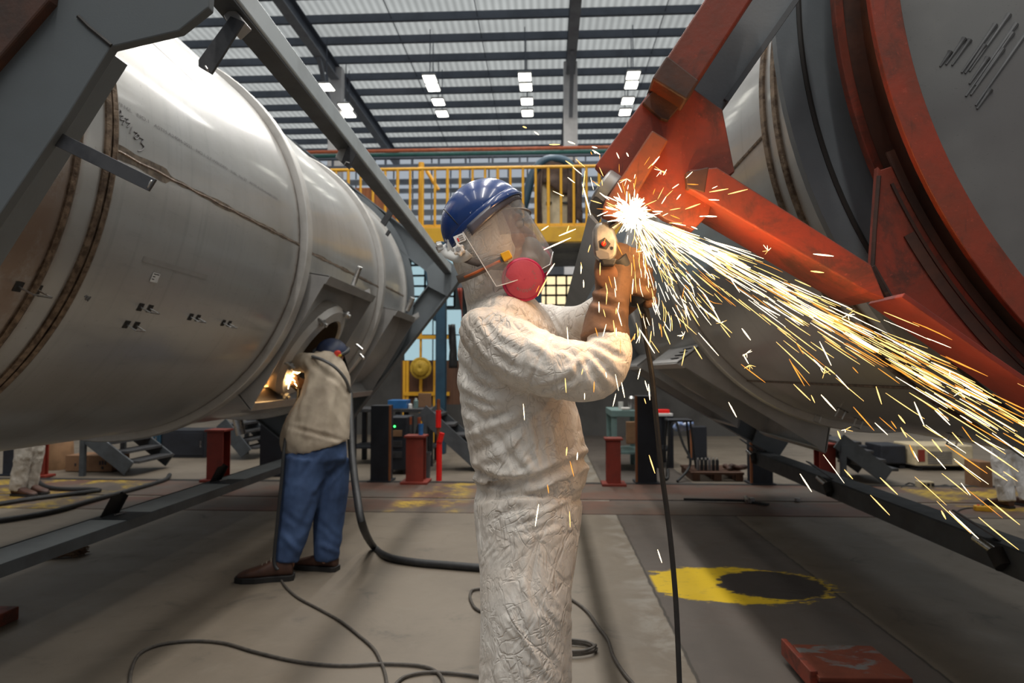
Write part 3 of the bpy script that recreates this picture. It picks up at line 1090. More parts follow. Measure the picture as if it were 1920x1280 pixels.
MB().pxprism([(785, 445), (800, 455), (792, 466), (778, 452)], 6.3, 0.03).build('cladding_tab', M['raw_steel'], tl)
# long flat tab across the near tank body
q1 = [at(103, 243, 1.72), at(292, 336, 1.72), at(278, 358, 1.72), at(92, 268, 1.72)]
MB().prism(q1, (0, 0.008, 0)).build('cladding_tab', M['raw_steel'], tl, bevel=0.001)
MB().tube([at(284, 338, 1.715), at(283, 340, 1.712), at(277, 351, 1.712), at(276, 352, 1.715)], 0.0025, 6).build('wire_staple', M['bright_steel'], tl, smooth=True)
# tabs on the lower strut
for px, py, Y in ((228, 950, None), (420, 890, None)):
    y = None
    # find the strut point below that pixel column
    best = min((abs((lambda P: projpx(np.array([P]))[0][0])(on_line(la, lb, yy)) - px), yy) for yy in np.linspace(2.9, 7.5, 200))[1]
    p = on_line(la, lb, best)
    MB().bar(p + V((-0.09, 0, 0)), p + V((-0.02, 0.0, 0.13)), 0.13, 0.008, (0.9, 0.0, -0.4)).bar(p + V((-0.09, 0.065, 0)), p + V((-0.02, 0.065, 0.13)), 0.008, 0.05, (0.9, 0.0, -0.4)).build('cladding_tab', M['soot'], tl)
    MB().box(p + V((0, 0, 0.008)), (0.24, 0.22, 0.006)).build('strut_pad', M['paint_grey_dark'], tl)
    MB().tube([p + V((-.02, -.03, .02)), p + V((.0, .05, .02))], 0.006, 6).build('wire_staple', M['bright_steel'], tl, smooth=True)

# helper: hit the cylinder with a pixel ray
def on_cyl(c, Rr, px, py):
    d = ray(px, py)
    o = EYE
    a = d.x ** 2 + d.z ** 2
    bx, bz = o.x - c[0], o.z - c[1]
    b = 2 * (d.x * bx + d.z * bz)
    cc = bx * bx + bz * bz - Rr * Rr
    s = b * b - 4 * a * cc
    if s < 0:
        s = 0
    k = (-b - math.sqrt(s)) / (2 * a)
    P = o + d * k
    return math.atan2(P.z - c[1], P.x - c[0]), P.y
th_s, _y = on_cyl(LC, LR, 340, 345)
for th, ya, yb in ((th_s, 2.44, 4.36), (th_s - .01, 4.5, 6.45), (th_s + .02, 6.55, 7.6)):
    pts = [polar(LC, LR - 0.001, th + 0.0015 * math.sin(k * 0.9), ya + (yb - ya) * k / 60) for k in range(61)]
    MB().tube(pts, 0.006, 6).build('weld_seam', M['weld'], tl, smooth=True)
    mb = MB()
    vs = []
    for k in range(61):
        wv_ = 0.009 + 0.006 * noise.noise(V((k * .35, th * 9, 0))) + (0.012 if k < 12 and ya < 3 else 0)
        y_ = ya + (yb - ya) * k / 60
        vs += [polar(LC, LR + 0.001, th - wv_, y_), polar(LC, LR + 0.001, th + wv_, y_)]
    mb.add(vs, [(2 * q, 2 * q + 1, 2 * q + 3, 2 * q + 2) for q in range(60)]).build('heat_tint', M['heat_tint'], tl, smooth=True)
for px, py in ((52, 540), (272, 577), (246, 609), (364, 595), (424, 606)):
    th, y = on_cyl(LC, LR, px, py)
    s = 1.0 if px > 100 else 1.2
    staple(tl, LC, LR, th, y, True, 0.07 * s, 0.05 * s)
    for k in (-1, 1):
        mb = MB().grid(lambda u, v: polar(LC, LR + 0.0018, th + (v - 0.5) * 0.028, y + k * 0.035 * s + (u - 0.5) * 0.036), 3, 3)
        mb.build('scorch_mark', M['soot'], tl)
# sticker and pen writing
th, y = on_cyl(LC, LR, 290, 520)
st = patch_on(tl, LC, LR, th, y, 0.055, 0.042, 'sticker', M['paper'], 0.003)
st['label'] = 'white paper label on the tank side'
for k in range(3):
    MB().grid(lambda u, v: polar(LC, LR + 0.0042, th + (0.010 - k * 0.009 + v * 0.003), y - 0.022 + u * (0.04 if k == 0 else 0.018)), 2, 1).build('printed_line', M['ink'], st)
def scribble(strokes, name='pen_writing', w=0.0022, mat='ink_grey'):
    mb = MB()
    for s_ in strokes:
        pts = []
        for (x, y_) in cr([tuple(map(float, q)) for q in s_], 4):
            th, yy = on_cyl(LC, LR, x, y_)
            pts.append(polar(LC, LR + 0.002, th, yy))
        mb.tube(pts, w, 5)
    return mb.build(name, M[mat], tl, smooth=True)
S3 = lambda x, y: [(x, y), (x + 7, y + 1), (x + 3, y + 7), (x + 9, y + 9), (x + 6, y + 16), (x, y + 15)]
scribble([[(220, 214), (224, 206), (226, 212), (222, 217)], [(222, 216), (230, 218), (225, 224), (233, 226), (229, 234)],
          [(234, 222), (240, 224), (236, 229), (243, 231), (238, 239)], [(247, 238), (243, 250)],
          [(251, 247), (257, 250), (251, 257), (255, 261), (260, 255), (253, 248)],
          [(261, 258), (268, 262), (264, 268), (269, 275), (265, 282), (258, 283)]])
scribble([[(110, 560), (114, 556), (118, 560), (113, 563)], [(120, 556), (126, 558), (122, 563), (128, 560)],
          [(158, 556), (163, 554), (160, 562), (166, 556), (164, 564), (170, 556)]], w=0.0018)
# stencilled grade line
def stencil(root, c, Rr, txt, px0, py0, px1, py1, size, flip=1):
    th0, y0 = on_cyl(c, Rr, px0, py0)
    th1, y1 = on_cyl(c, Rr, px1, py1)
    cu = bpy.data.curves.new('stencil_text', 'FONT')
    cu.body = txt
    cu.size = 1.0
    o = bpy.data.objects.new('stencil_text', cu)
    C.objects.link(o)
    dg = bpy.context.evaluated_depsgraph_get()
    me = bpy.data.meshes.new_from_object(o.evaluated_get(dg))
    bpy.data.objects.remove(o)
    w = max(v.co.x for v in me.vertices)
    k = (y1 - y0) / w
    for v in me.vertices:
        th = th0 + (th1 - th0) * v.co.x / w + flip * v.co.y * size / Rr
        v.co = polar(c, Rr + 0.002, th, y0 + v.co.x * k)
    me.materials.clear()
    me.materials.append(M['ink_grey'])
    return link('stencil_text', me, root)
stencil(tl, LC, LR, '316/316L   NO.1   ASTM A240M-2021   NO.1-2.7-WELDED   316L  No.27   ASTM A240/A240M-2021', 203, 186, 520, 375, 0.02)
# grey pressure marks on the sheet
for (x0, y0, x1, y1) in ((268, 485, 388, 520), (285, 78, 400, 185)):
    pts = []
    for k in range(13):
        th, y = on_cyl(LC, LR, x0 + (x1 - x0) * k / 12, y0 + (y1 - y0) * k / 12)
        pts.append((th, y))
    vs = []
    for th, y in pts:
        vs += [polar(LC, LR + 0.0012, th - 0.009, y), polar(LC, LR + 0.0012, th + 0.009, y)]
    MB().add(vs, [(2 * i, 2 * i + 1, 2 * i + 3, 2 * i + 2) for i in range(12)]).build('scuff_mark', M['hood_steel'], tl)
# studs sticking out beside the hoods
for px0, py0, px1, py1, Y, r in ((662, 534, 675, 500, 5.3, 0.02), (763, 582, 774, 558, 7.0, 0.028), (487, 616, 505, 626, 4.4, 0.012), (668, 646, 680, 656, 5.8, 0.012), (675, 664, 682, 672, 5.9, 0.012), (480, 640, 494, 648, 4.4, 0.012)):
    MB().cyl(at(px0, py0, Y), at(px1, py1, Y - 0.03), r, 12).build('stud', M['bright_steel'], tl, smooth=True)
for poly, Y in (([(676, 548), (692, 541), (694, 552), (684, 562)], 5.75), ([(772, 592), (784, 585), (786, 594), (776, 602)], 7.6)):
    MB().pxprism(poly, Y - .1, 0.03).build('hood_lug', M['hood_steel'], tl)

# ============ tank with the red frame, at the picture's right ==========================
RC, RR = (2.077, 2.330), 1.31
tr = thing('storage_tank', 'stainless steel tank with a red primed end frame being ground in a spark shower', 'tank', (RC[0], 4.8, 0), 'stainless tanks in welding frames')
shell(RC, RR, 1.86, 7.85).build('shell', M['steel_right'], tr, smooth=2, fix=False)
t = NT('grey_primed_head')
vec = t.coords('Object')
n1 = t.noise(vec, 1.6, 5, 0.6)
c = t.mix(t.sm(n1, 0.35, 0.7), (0.30, 0.295, 0.28), (0.20, 0.20, 0.195))
c = t.mix(t.math('MULTIPLY', t.sm(t.noise(vec, 0.9, 3, 0.5, 1.0), 0.5, 0.66), 0.5), c, (0.115, 0.10, 0.10))
c = t.mix(t.math('MULTIPLY', t.sm(t.noise(t.coords('Object', (20, 20, 80)), 6, 3, 0.6), 0.66, 0.74), 0.6), c, (0.05, 0.05, 0.05))
t.bsdf(c, 0.55, 0.1, t.bump(n1, 0.1, 0.01))
M['head_grey'] = t.mat
# dished end behind the ring
prof = [(0.01 + 1.285 * math.sin(a), 1.60 - 0.0 + 0.16 * (1 - math.cos(a))) for a in np.linspace(0, PI / 2, 14)]
dh = ring(MB(), RC, prof + [(r, y + 0.03) for r, y in reversed(prof)]).build('dished_head', M['head_grey'], tr, smooth=True)
# paint runs on the dished end
for k, (x0, y0, L_) in enumerate(((1892, 27, 130), (1905, 45, 165), (1898, 62, 120), (1932, 50, 180), (1808, 72, 60), (1818, 75, 58), (1866, 46, 110), (1782, 97, 34), (1846, 85, 64), (1857, 168, 44), (1852, 108, 60), (1880, 92, 105))):
    x1, y1 = x0 - .57 * L_, y0 + .82 * L_
    mb = MB()
    pts, rr = [], []
    for q in range(9):
        s = q / 8
        px, py = x0 + (x1 - x0) * s, y0 + (y1 - y0) * s
        Yq = 1.6
        for _ in range(4):
            P = at(px, py, Yq)
            rad = min(math.hypot(P.x - RC[0], P.z - RC[1]), 1.28)
            Yq = 1.60 + 0.16 * (1 - math.sqrt(max(0, 1 - (rad / 1.295) ** 2)))
        pts.append(at(px, py, Yq + 0.0))
        rr.append((0.0055 if q else 0.007) * (1 - 0.55 * s))
    # flattened runs
    b = len(mb.v)
    mb.tube(pts, rr, 8)
    mb.v = [(x, y + (0.004 if False else 0), z) for x, y, z in mb.v]
    mb.build('paint_run', M['run_grey'], dh, smooth=True)
# ring: front flange, recessed web, back flange
ring(MB(), RC, [(1.285, 1.55), (1.352, 1.55), (1.352, 1.568), (1.285, 1.568)], 200).build('ring_flange', M['primer'], tr, smooth=True, bevel=0.002)
ring(MB(), RC, [(1.285, 1.568), (1.30, 1.568), (1.30, 1.72), (1.285, 1.72)], 200).build('ring_web', M['primer_dark'], tr, smooth=True)  # sooty primer that also holds the shade of the recess
ring(MB(), RC, [(1.342, 1.695), (1.364, 1.695), (1.364, 1.72), (1.342, 1.72)], 200).build('ring_rear_flange', M['primer'], tr, smooth=True, bevel=0.002)
ring(MB(), RC, [(1.285, 1.70), (1.343, 1.70), (1.343, 1.718), (1.285, 1.718)], 200).build('ring_groove_shade', M['primer_dark'], tr, smooth=True)  # inner flange face coloured dark to paint the groove's shade
annulus(RC, 1.25, 1.475, 1.80, 0.03).build('end_annulus', M['paint_grey'], tr, smooth=True)
ring(MB(), RC, [(1.405, 1.797), (1.411, 1.794), (1.418, 1.797), (1.418, 1.801), (1.405, 1.801)], 160).build('scribed_line', M['soot'], tr, smooth=True)
for y in (4.46, 6.5):
    rib(RC, RR, y, 0.10, 0.05).build('stiffening_ring', M['rib_steel'], tr, smooth=True, bevel=0.006)
for y in (2.30, 2.42):
    bead(RC, RR, y).build('weld_seam', M['weld'], tr, smooth=True)
ring(MB(), RC, [(0.02, 8.0), (0.9, 7.95), (1.29, 7.8), (1.27, 7.8), (0.9, 7.9), (0.02, 7.95)]).build('far_head', M['rib_steel'], tr, smooth=True)
for th in (R_(186), R_(232)):
    pts = [polar(RC, RR + 0.001, th, 2.44 + k * 0.033) for k in range(61)]
    MB().tube(pts, 0.007, 6).build('weld_seam', M['weld'], tr, smooth=True)
hood(tr, RC, RR, 4.58, 5.8, R_(180 + 37), R_(180 + 80), 1.52, True)
hood(tr, RC, RR, 6.62, 7.58, R_(180 + 37), R_(180 + 80), 1.52)
for px, py in ((1483, 770), (1535, 778), (1580, 768), (1612, 786), (1790, 815)):
    th, y = on_cyl(RC, RR, px, py)
    staple(tr, RC, RR, th, y, False, 0.035, 0.045)
    for k in (-1, 1):
        MB().grid(lambda u, v: polar(RC, RR + 0.0018, th + k * 0.013 + (v - 0.5) * 0.02, y + (u - 0.5) * 0.03), 3, 3).build('scorch_mark', M['soot'], tr)
# --- near end frame: members, gusset, bars (front face about 1.5 m away) ---
YF = 1.52
MB().pxprism([(1175, 300), (1398, -62), (1545, -62), (1505, -12), (1442, 72), (1353, 204), (1290, 330)], YF + 0.08, 0.02).build('frame_web', M['paint_grey'], tr, bevel=0.002)
MB().bar(at(1350, 206, YF + .13), at(1535, -60, YF + .13), 0.012, 0.12, (0, 1, 0)).build('frame_beam', M['paint_grey_dark'], tr)
MB().bar(at(1395, -60, YF + .13), at(1180, 290, YF + .13), 0.012, 0.12, (0, 1, 0)).build('frame_beam', M['paint_grey_dark'], tr)
ga = [(1116, 310), (1222, 166), (1300, 165), (1355, 205), (1378, 322), (1345, 345), (1330, 400), (1300, 432), (1246, 410), (1196, 372), (1150, 345)]
MB().pxprism(ga, YF, 0.028).build('gusset', M['primer'], tr, bevel=0.003)
# box bar up the outer edge, with a sooty sawn end
a0, a1 = at(1250, 178, YF - 0.035), at(1412, -70, YF - 0.035)
t_ = (a1 - a0).normalized()
dn_ = V((t_.z, 0, -t_.x))
w_ = 0.083
fr = [a0 - dn_ * w_ / 2, a1 - dn_ * w_ / 2, a1 + dn_ * w_ / 2, a0 + dn_ * w_ / 2]
bb = MB().prism([p - V((0, 0.03, 0)) for p in fr], (0, 0.09, 0)).build('edge_bar', M['primer'], tr, bevel=0.004)
e0 = [p + t_ * 0.0 - V((0, 0.032, 0)) for p in (fr[0], fr[3])]
MB().prism([e0[0] - dn_ * .002, e0[0] + t_ * 0.06 - dn_ * .002, e0[1] + t_ * 0.05 + dn_ * .002, e0[1] + dn_ * .002], (0, 0.094, 0)).build('bar_end', M['primer_dark'], bb, bevel=0.004)
MB().pxprism([(1205, 192), (1232, 160), (1298, 172), (1252, 226), (1240, 222)], YF - 0.012, 0.014).build('weld_scorch', M['primer_dark'], tr, bevel=0.002)
# short flat bar on the gusset
MB().pxprism([(1223, 243), (1254, 262), (1172, 402), (1138, 372)], YF - 0.035, 0.036).build('clamp_bar', M['rust_bar'], tr, bevel=0.004)
MB().pxprism([(1139, 366), (1174, 396), (1163, 412), (1130, 400), (1131, 386)], YF - 0.045, 0.05).build('clamp_foot', M['rust_bar'], tr, bevel=0.004)
# grey stub and bolt behind
MB().cyl(at(1126, 346, YF + 0.02), at(1150, 362, YF + 0.02), 0.042, 18).build('stub_pipe', M['hood_steel'], tr, smooth=True, bevel=0.006)
MB().cyl(at(1122, 386, YF + 0.04), at(1122, 386, YF + 0.0), 0.02, 12).build('bolt', M['raw_steel'], tr, smooth=True)
# lower member: front face, and bottom face seen from below
MB().pxprism([(1292, 318), (1345, 313), (1634, 496), (1660, 560), (1628, 548), (1290, 352)], YF - 0.03, 0.17).build('lower_member', M['primer'], tr, bevel=0.003)
MB().pxprism([(1286, 322), (1330, 312), (1322, 362), (1288, 352)], YF - 0.031, 0.02).build('weld_scorch', M['primer_dark'], tr, bevel=0.003)
# a thin bar from the grinding point beneath the member
MB().pxprism([(1176, 372), (1200, 362), (1310, 420), (1296, 436)], YF + 0.03, 0.02).build('ground_edge', M['rust_bar'], tr, bevel=0.003)
# triangular web filling between member and ring
tri = [(1646, 312), (1652, 318)]
for k in range(14):
    a = R_(181 + k * 2.6)
    P = polar(RC, 1.352, R_(201.5 + k * 2.6), YF + 0.09)
    pp = projpx(np.array([tuple(P)]))[0]
    tri.append((pp[0], pp[1]))
tri += [(1960, 770), (1800, 655), (1660, 566), (1632, 520)]
tri = [t2 for t2 in tri if True]
MB().pxprism(tri, YF + 0.09, 0.02).build('ring_gusset', M['primer'], tr, bevel=0.002)
MB().bar(at(1660, 560, YF + .02), at(1990, 790, YF + .02), 0.012, 0.15, (0, 1, 0)).build('member_flange', M['primer_deep'], tr, bevel=0.002)
MB().tube([at(1648, 330, YF + .085), at(1640, 430, YF + .085), at(1634, 540, YF + .085)], 0.005, 6).build('weld_seam', M['primer_dark'], tr, smooth=True)
MB().tube([at(1634, 500, YF + .08), at(1668, 560, YF + .08), at(1720, 610, YF + .08)], 0.009, 6).build('weld_seam', M['primer_dark'], tr, smooth=True)
for r0, r1, a0, a1 in ((1.353, 1.372, 200, 250), (1.395, 1.42, 208, 240), (1.385, 1.392, 203, 230)):
    ring(MB(), RC, [(r0, YF + .086), (r1, YF + .086), (r1, YF + .092), (r0, YF + .092)], 60, R_(a0), R_(a1)).build('soot_streak', M['primer_dark'], tr, smooth=True)
# lengthwise members back to the far frame
fvr = frame_square(tr, RC, 1.98, R_(194), 7.85, 0.16, 0.22, M['paint_grey'])
annulus(RC, 1.27, 1.40, 7.76, 0.03).build('end_annulus', M['paint_grey'], tr, smooth=True)
for k in (0, 1):
    v = fvr[k]
    inn = (V((RC[0], v.y, RC[1])) - v).normalized()
    sd_ = V((-inn.z, 0, inn.x))
    MB().prism([v - V((0, .10, 0)), v + inn * .22 + sd_ * .24 - V((0, .10, 0)), v + inn * .42 + sd_ * .1 - V((0, .10, 0)), v + inn * .42 - sd_ * .1 - V((0, .10, 0)), v + inn * .22 - sd_ * .24 - V((0, .10, 0))], (0, 0.02, 0)).build('gusset', M['paint_grey'], tr)
ea, eb = at(1106, 396, 1.64), at(1150, 452, 1.64)
MB().prism([ea, eb, eb + V((.006, 0, -.008)), ea + V((-.004, 0, -.010))], (0, 6.15, 0)).build('upper_strut', M['paint_lit'], tr)
MB().prism([ea, ea + V((.012, 0, .004)), ea + V((.07, 0, .11)), ea + V((.058, 0, .106))], (0, 6.15, 0)).build('strut_flange', M['paint_grey'], tr)
ra, rb = V((2.22, 1.75, 0.445)), V((2.30, 7.85, 0.40))
MB().bar(ra, rb, 0.014, 0.13, (0, 0, 1)).build('lower_strut', M['paint_grey_dark'], tr, bevel=0.003)
MB().bar(ra + V((0.09, 0, 0.065)), rb + V((0.09, 0, 0.065)), 0.18, 0.012).build('strut_flange', M['paint_grey_dark'], tr, bevel=0.003)
MB().bar(ra + V((0.09, 0, -0.065)), rb + V((0.09, 0, -0.065)), 0.18, 0.012).build('strut_flange', M['paint_grey_dark'], tr, bevel=0.003)
for px, big in ((1860, 1.0), (1550, 1.0), (1395, 0.8)):
    best = min((abs(projpx(np.array([tuple(on_line(ra, rb, yy))]))[0][0] - px), yy) for yy in np.linspace(3.0, 7.8, 300))[1]
    p = on_line(ra, rb, best)
    MB().bar(p + V((0.05, 0, 0.07)), p + V((-0.10, 0.14, 0.19)), 0.09, 0.008, (0.3, 0, 1)).build('cladding_tab', M['raw_steel'], tr)
    MB().cyl(p + V((-.03, -0.08, .03)), p + V((-.06, 0.03, .075)), 0.022, 12).build('stud', M['bright_steel'], tr, smooth=True)
    MB().cyl(p + V((-.015, -0.13, -.03)), p + V((-.015, -.07, .035)), 0.045, 14).build('clamp_knuckle', M['soot'], tr, smooth=True)
# ---------------------------------------------------------------- people
def tyvek(name, base, dirt, amt=0.45):
    t = NT(name)
    vec = t.coords('Object')
    n1 = t.noise(vec, 5, 6, 0.65)
    n2 = t.noise(vec, 22, 5, 0.7)
    c = t.mix(t.math('MULTIPLY', t.sm(n1, 0.4, 0.68), amt), base, dirt)
    c = t.mix(t.math('MULTIPLY', t.sm(n2, 0.5, 0.72), 0.22), c, tuple(d * 0.6 for d in dirt))
    # crumple: long thin creases in three directions over the fine crepe of the cloth
    def crease(rot, sc, stretch, dist):
        tc_ = t.n('ShaderNodeTexCoord')
        mp = t.n('ShaderNodeMapping')
        mp.inputs['Rotation'].default_value = rot
        mp2 = t.n('ShaderNodeMapping')
        mp2.inputs['Scale'].default_value = stretch
        t.l(tc_.outputs['Object'], mp.inputs[0])
        t.l(mp.outputs[0], mp2.inputs[0])
        nd = t.n('ShaderNodeTexNoise')
        t.l(mp2.outputs[0], nd.inputs['Vector'])
        nd.inputs['Scale'].default_value = sc
        nd.inputs['Detail'].default_value = 2.5
        nd.inputs['Roughness'].default_value = 0.5
        nd.inputs['Distortion'].default_value = dist
        return t.math('ABSOLUTE', t.math('SUBTRACT', nd.outputs[0], 0.5))
    r1 = t.math('MINIMUM', crease((0, 0.7, 0), 11, (1, 1, 0.32), 0.5), crease((0, -0.55, 0.3), 13, (1, 1, 0.30), 0.5))
    r2 = t.math('MINIMUM', crease((0, 0.25, 0.5), 30, (1, 1, 0.3), 0.4), crease((0, -1.1, 0), 34, (1, 1, 0.35), 0.4))
    fine = t.noise(t.coords('Object', (3.0, 3.0, 0.6)), 160, 2, 0.6)
    h = t.math('ADD', t.math('MULTIPLY', t.math('MULTIPLY', t.sm(r1, 0.0, 0.07), t.sm(t.noise(vec, 4, 2), 0.35, 0.6)), 0.15), t.math('ADD', t.math('MULTIPLY', t.math('MULTIPLY', t.sm(r2, 0.0, 0.05), t.sm(t.noise(vec, 7, 2), 0.4, 0.62)), 0.10), t.math('MULTIPLY', fine, 0.05)))
    # darker lines along the creases
    c = t.mix(t.math('MULTIPLY', t.math('SUBTRACT', 1.0, t.sm(r2, 0.0, 0.012)), 0.25), c, tuple(d * 0.42 for d in dirt))
    c = t.mix(t.math('MULTIPLY', t.math('SUBTRACT', 1.0, t.sm(r1, 0.0, 0.007)), t.math('MULTIPLY', t.sm(n1, 0.4, 0.6), 0.45)), c, tuple(d * 0.38 for d in dirt))
    nrm = t.bump(h, 0.7, 0.03)
    b = t.bsdf(c, 0.62, 0.0, nrm)
    b.inputs['Subsurface Weight'].default_value = 0.0
    b.inputs['Sheen Weight'].default_value = 0.1
    return t.mat


M['coverall'] = tyvek('dirty_white_coverall', (0.84, 0.785, 0.715), (0.58, 0.455, 0.345))
M['coverall_clean'] = tyvek('white_coverall', (0.62, 0.61, 0.60), (0.40, 0.36, 0.32), 0.4)
M['coverall_beige'] = tyvek('beige_work_trousers', (0.50, 0.46, 0.40), (0.30, 0.25, 0.20), 0.5)
M['leather'] = pm('brown_leather', (0.155, 0.08, 0.042), 0.8, 0, (0.085, 0.043, 0.024), 14, 0.38, 0.7, 0.4, 90, 0.003)
M['leather_patch'] = pm('worn_leather_patch', (0.20, 0.088, 0.042), 0.8, 0, (0.12, 0.055, 0.03), 16, bump=0.4, bscale=70)
M['skin'] = pm('skin', (0.42, 0.20, 0.12), 0.5, 0, (0.36, 0.16, 0.095), 8)
M['eye'] = pm('eye_white', (0.7, 0.68, 0.65), 0.2)
M['iris'] = pm('dark_iris', (0.03, 0.02, 0.015), 0.2)
M['hair'] = pm('black_hair', (0.012, 0.011, 0.011), 0.5)
M['helmet_blue'] = pm('blue_helmet_shell', (0.012, 0.042, 0.19), 0.22, 0, (0.010, 0.032, 0.13), 6, coat_stub=0) if False else None
t = NT('blue_helmet_shell')
vec = t.coords('Object')
c = t.mix(t.sm(t.noise(vec, 7, 4), 0.35, 0.7), (0.013, 0.05, 0.215), (0.010, 0.035, 0.15))
c = t.mix(t.math('MULTIPLY', t.sm(t.noise(vec, 130, 2, 0.5), 0.72, 0.76), 0.8), c, (0.6, 0.6, 0.62))
b = t.bsdf(c, 0.24, 0.0, t.bump(t.noise(vec, 40, 3), 0.04, 0.003))
b.inputs['Coat Weight'].default_value = 0.4
M['helmet_blue'] = t.mat
# clear visor: thin scratched plastic
t = NT('clear_visor')
tr_ = t.n('ShaderNodeBsdfTransparent')
tr_.inputs[0].default_value = (0.93, 0.92, 0.91, 1)
gl = t.n('ShaderNodeBsdfGlossy')
gl.inputs['Roughness'].default_value = 0.06
df = t.n('ShaderNodeBsdfDiffuse')
df.inputs[0].default_value = (0.62, 0.6, 0.58, 1)
fr = t.n('ShaderNodeLayerWeight')
fr.inputs[0].default_value = 0.42
m1 = t.n('ShaderNodeMixShader')
t.l(t.math('ADD', t.math('MULTIPLY', t.noise(t.coords(), 12, 5, 0.7), 0.14), 0.11), m1.inputs[0])
t.l(tr_.outputs[0], m1.inputs[1])
t.l(df.outputs[0], m1.inputs[2])
m2 = t.n('ShaderNodeMixShader')
t.l(t.math('MULTIPLY', fr.outputs[0], 0.45), m2.inputs[0])
t.l(m1.outputs[0], m2.inputs[1])
t.l(gl.outputs[0], m2.inputs[2])
t.l(m2.outputs[0], t.out.inputs[0])
M['visor'] = t.mat
t = NT('clear_goggle')
tr_ = t.n('ShaderNodeBsdfTransparent')
tr_.inputs[0].default_value = (0.82, 0.78, 0.74, 1)
gl = t.n('ShaderNodeBsdfGlossy')
gl.inputs['Roughness'].default_value = 0.1
m1 = t.n('ShaderNodeMixShader')
m1.inputs[0].default_value = 0.12
t.l(tr_.outputs[0], m1.inputs[1])
t.l(gl.outputs[0], m1.inputs[2])
t.l(m1.outputs[0], t.out.inputs[0])
M['goggle'] = t.mat
M['filter_pink'] = pm('pink_filter_felt', (0.43, 0.060, 0.095), 0.85, 0, (0.35, 0.04, 0.07), 9, bump=0.15, bscale=200)
M['filter_rim'] = pm('magenta_filter_rim', (0.50, 0.012, 0.075), 0.4)
M['strap_grey'] = pm('grey_elastic', (0.17, 0.13, 0.105), 0.7, 0, (0.13, 0.1, 0.085), 20)
M['strap_orange'] = pm('orange_elastic', (0.55, 0.13, 0.035), 0.7)
M['mask_rubber'] = pm('grey_mask_rubber', (0.22, 0.19, 0.17), 0.5)
M['buckle_yellow'] = pm('yellow_buckle', (0.78, 0.42, 0.02), 0.4)
M['denim'] = pm('blue_work_cloth', (0.045, 0.085, 0.19), 0.8, 0, (0.028, 0.055, 0.13), 5, 0.35, 0.7, 0.3, 180)
M['khaki'] = pm('khaki_jacket', (0.50, 0.42, 0.32), 0.8, 0, (0.38, 0.31, 0.235), 5, 0.35, 0.7, 0.3, 140)
M['jacket_tape'] = pm('grey_piping', (0.14, 0.14, 0.14), 0.7)
M['boot'] = pm('brown_boot', (0.075, 0.032, 0.02), 0.55, 0, (0.045, 0.02, 0.014), 12, bump=0.2)
M['sole'] = pm('black_sole', (0.013, 0.012, 0.012), 0.6)
M['lace'] = pm('boot_lace', (0.20, 0.16, 0.12), 0.7)


def L(px, py, Y, r, rY=None):
    p = at(px, py, Y)
    rr = r * Y / FPX
    return (p.x, p.y, p.z, rr, rr if rY is None else rY)


def cloth_mesh(mb, voxel, strokes, amp, seed, scale=9.0, fine=0.5, smooth=6, stretch=(1, 1, 1)):
    me = fuse(mb, voxel, smooth)
    def fn(co, no):
        d = folds(co, strokes, projpx) if strokes else np.zeros(len(co))
        w1 = np.abs(nz(co, scale, seed, 2, stretch=stretch)) * -1.6 + 1.1
        w2 = nz(co, scale * 2.4, seed + 5, ridged=True, stretch=(1.3, 1, 0.6))
        w3 = nz(co, scale * 0.45, seed + 9)
        return d + amp * ((w1 - 0.75) + fine * (w2 - 0.75) + 0.8 * w3)
    displace(me, fn)
    return me


def finish(me, name, mat, parent):
    me.materials.clear()
    me.materials.append(mat)
    return link(name, me, parent, smooth=2)


# =========================== the man with the grinder ==================================
man = thing('person', 'person in dirty white hooded coverall and blue face shield, arms raised to an angle grinder', 'person', (at(985, 1280, 1.72).x, 1.72, 0))
strk = []
def S(pts, amp, w):
    for a, b in zip(pts[:-1], pts[1:]):
        strk.append(((a[0], a[1], b[0], b[1]), amp, w))
# gathered waist and seams
S([(880, 880), (896, 888), (920, 899), (945, 906), (975, 905), (1004, 899), (1040, 884), (1072, 870), (1112, 856)], -0.012, 9)
S([(981, 768), (985, 805), (996, 850), (1013, 896)], -0.004, 3.5)
S([(1035, 622), (1012, 672), (981, 745)], -0.005, 3.5)
S([(1018, 560), (1035, 592), (1056, 628)], -0.004, 4)
# sleeve
S([(1090, 660), (1112, 700), (1135, 735)], -0.009, 7)
S([(1098, 652), (1130, 682), (1158, 712)], -0.009, 7)
S([(1103, 640), (1135, 654), (1168, 672)], -0.007, 6)
S([(1082, 676), (1088, 705), (1088, 738)], -0.008, 7)
S([(1108, 628), (1140, 634)], -0.006, 6)
S([(1050, 700), (1075, 690), (1090, 668)], 0.007, 8)
S([(1000, 735), (1040, 722), (1078, 712)], -0.006, 6)
S([(1040, 650), (1062, 655), (1084, 668)], -0.006, 6)
S([(990, 640), (1014, 650), (1030, 668)], 0.006, 9)
# shoulder and back
S([(925, 585), (960, 600), (1000, 612)], 0.006, 9)
S([(940, 575), (985, 600), (1015, 618)], -0.006, 6)
S([(868, 610), (890, 660), (925, 715)], -0.008, 8)
S([(880, 598), (910, 650), (960, 690)], -0.007, 8)
S([(905, 600), (935, 640), (975, 660)], -0.006, 7)
S([(858, 680), (885, 715), (940, 742)], -0.009, 9)
S([(862, 720), (900, 740), (950, 752)], 0.008, 9)
S([(900, 640), (945, 690), (985, 715)], 0.006, 8)
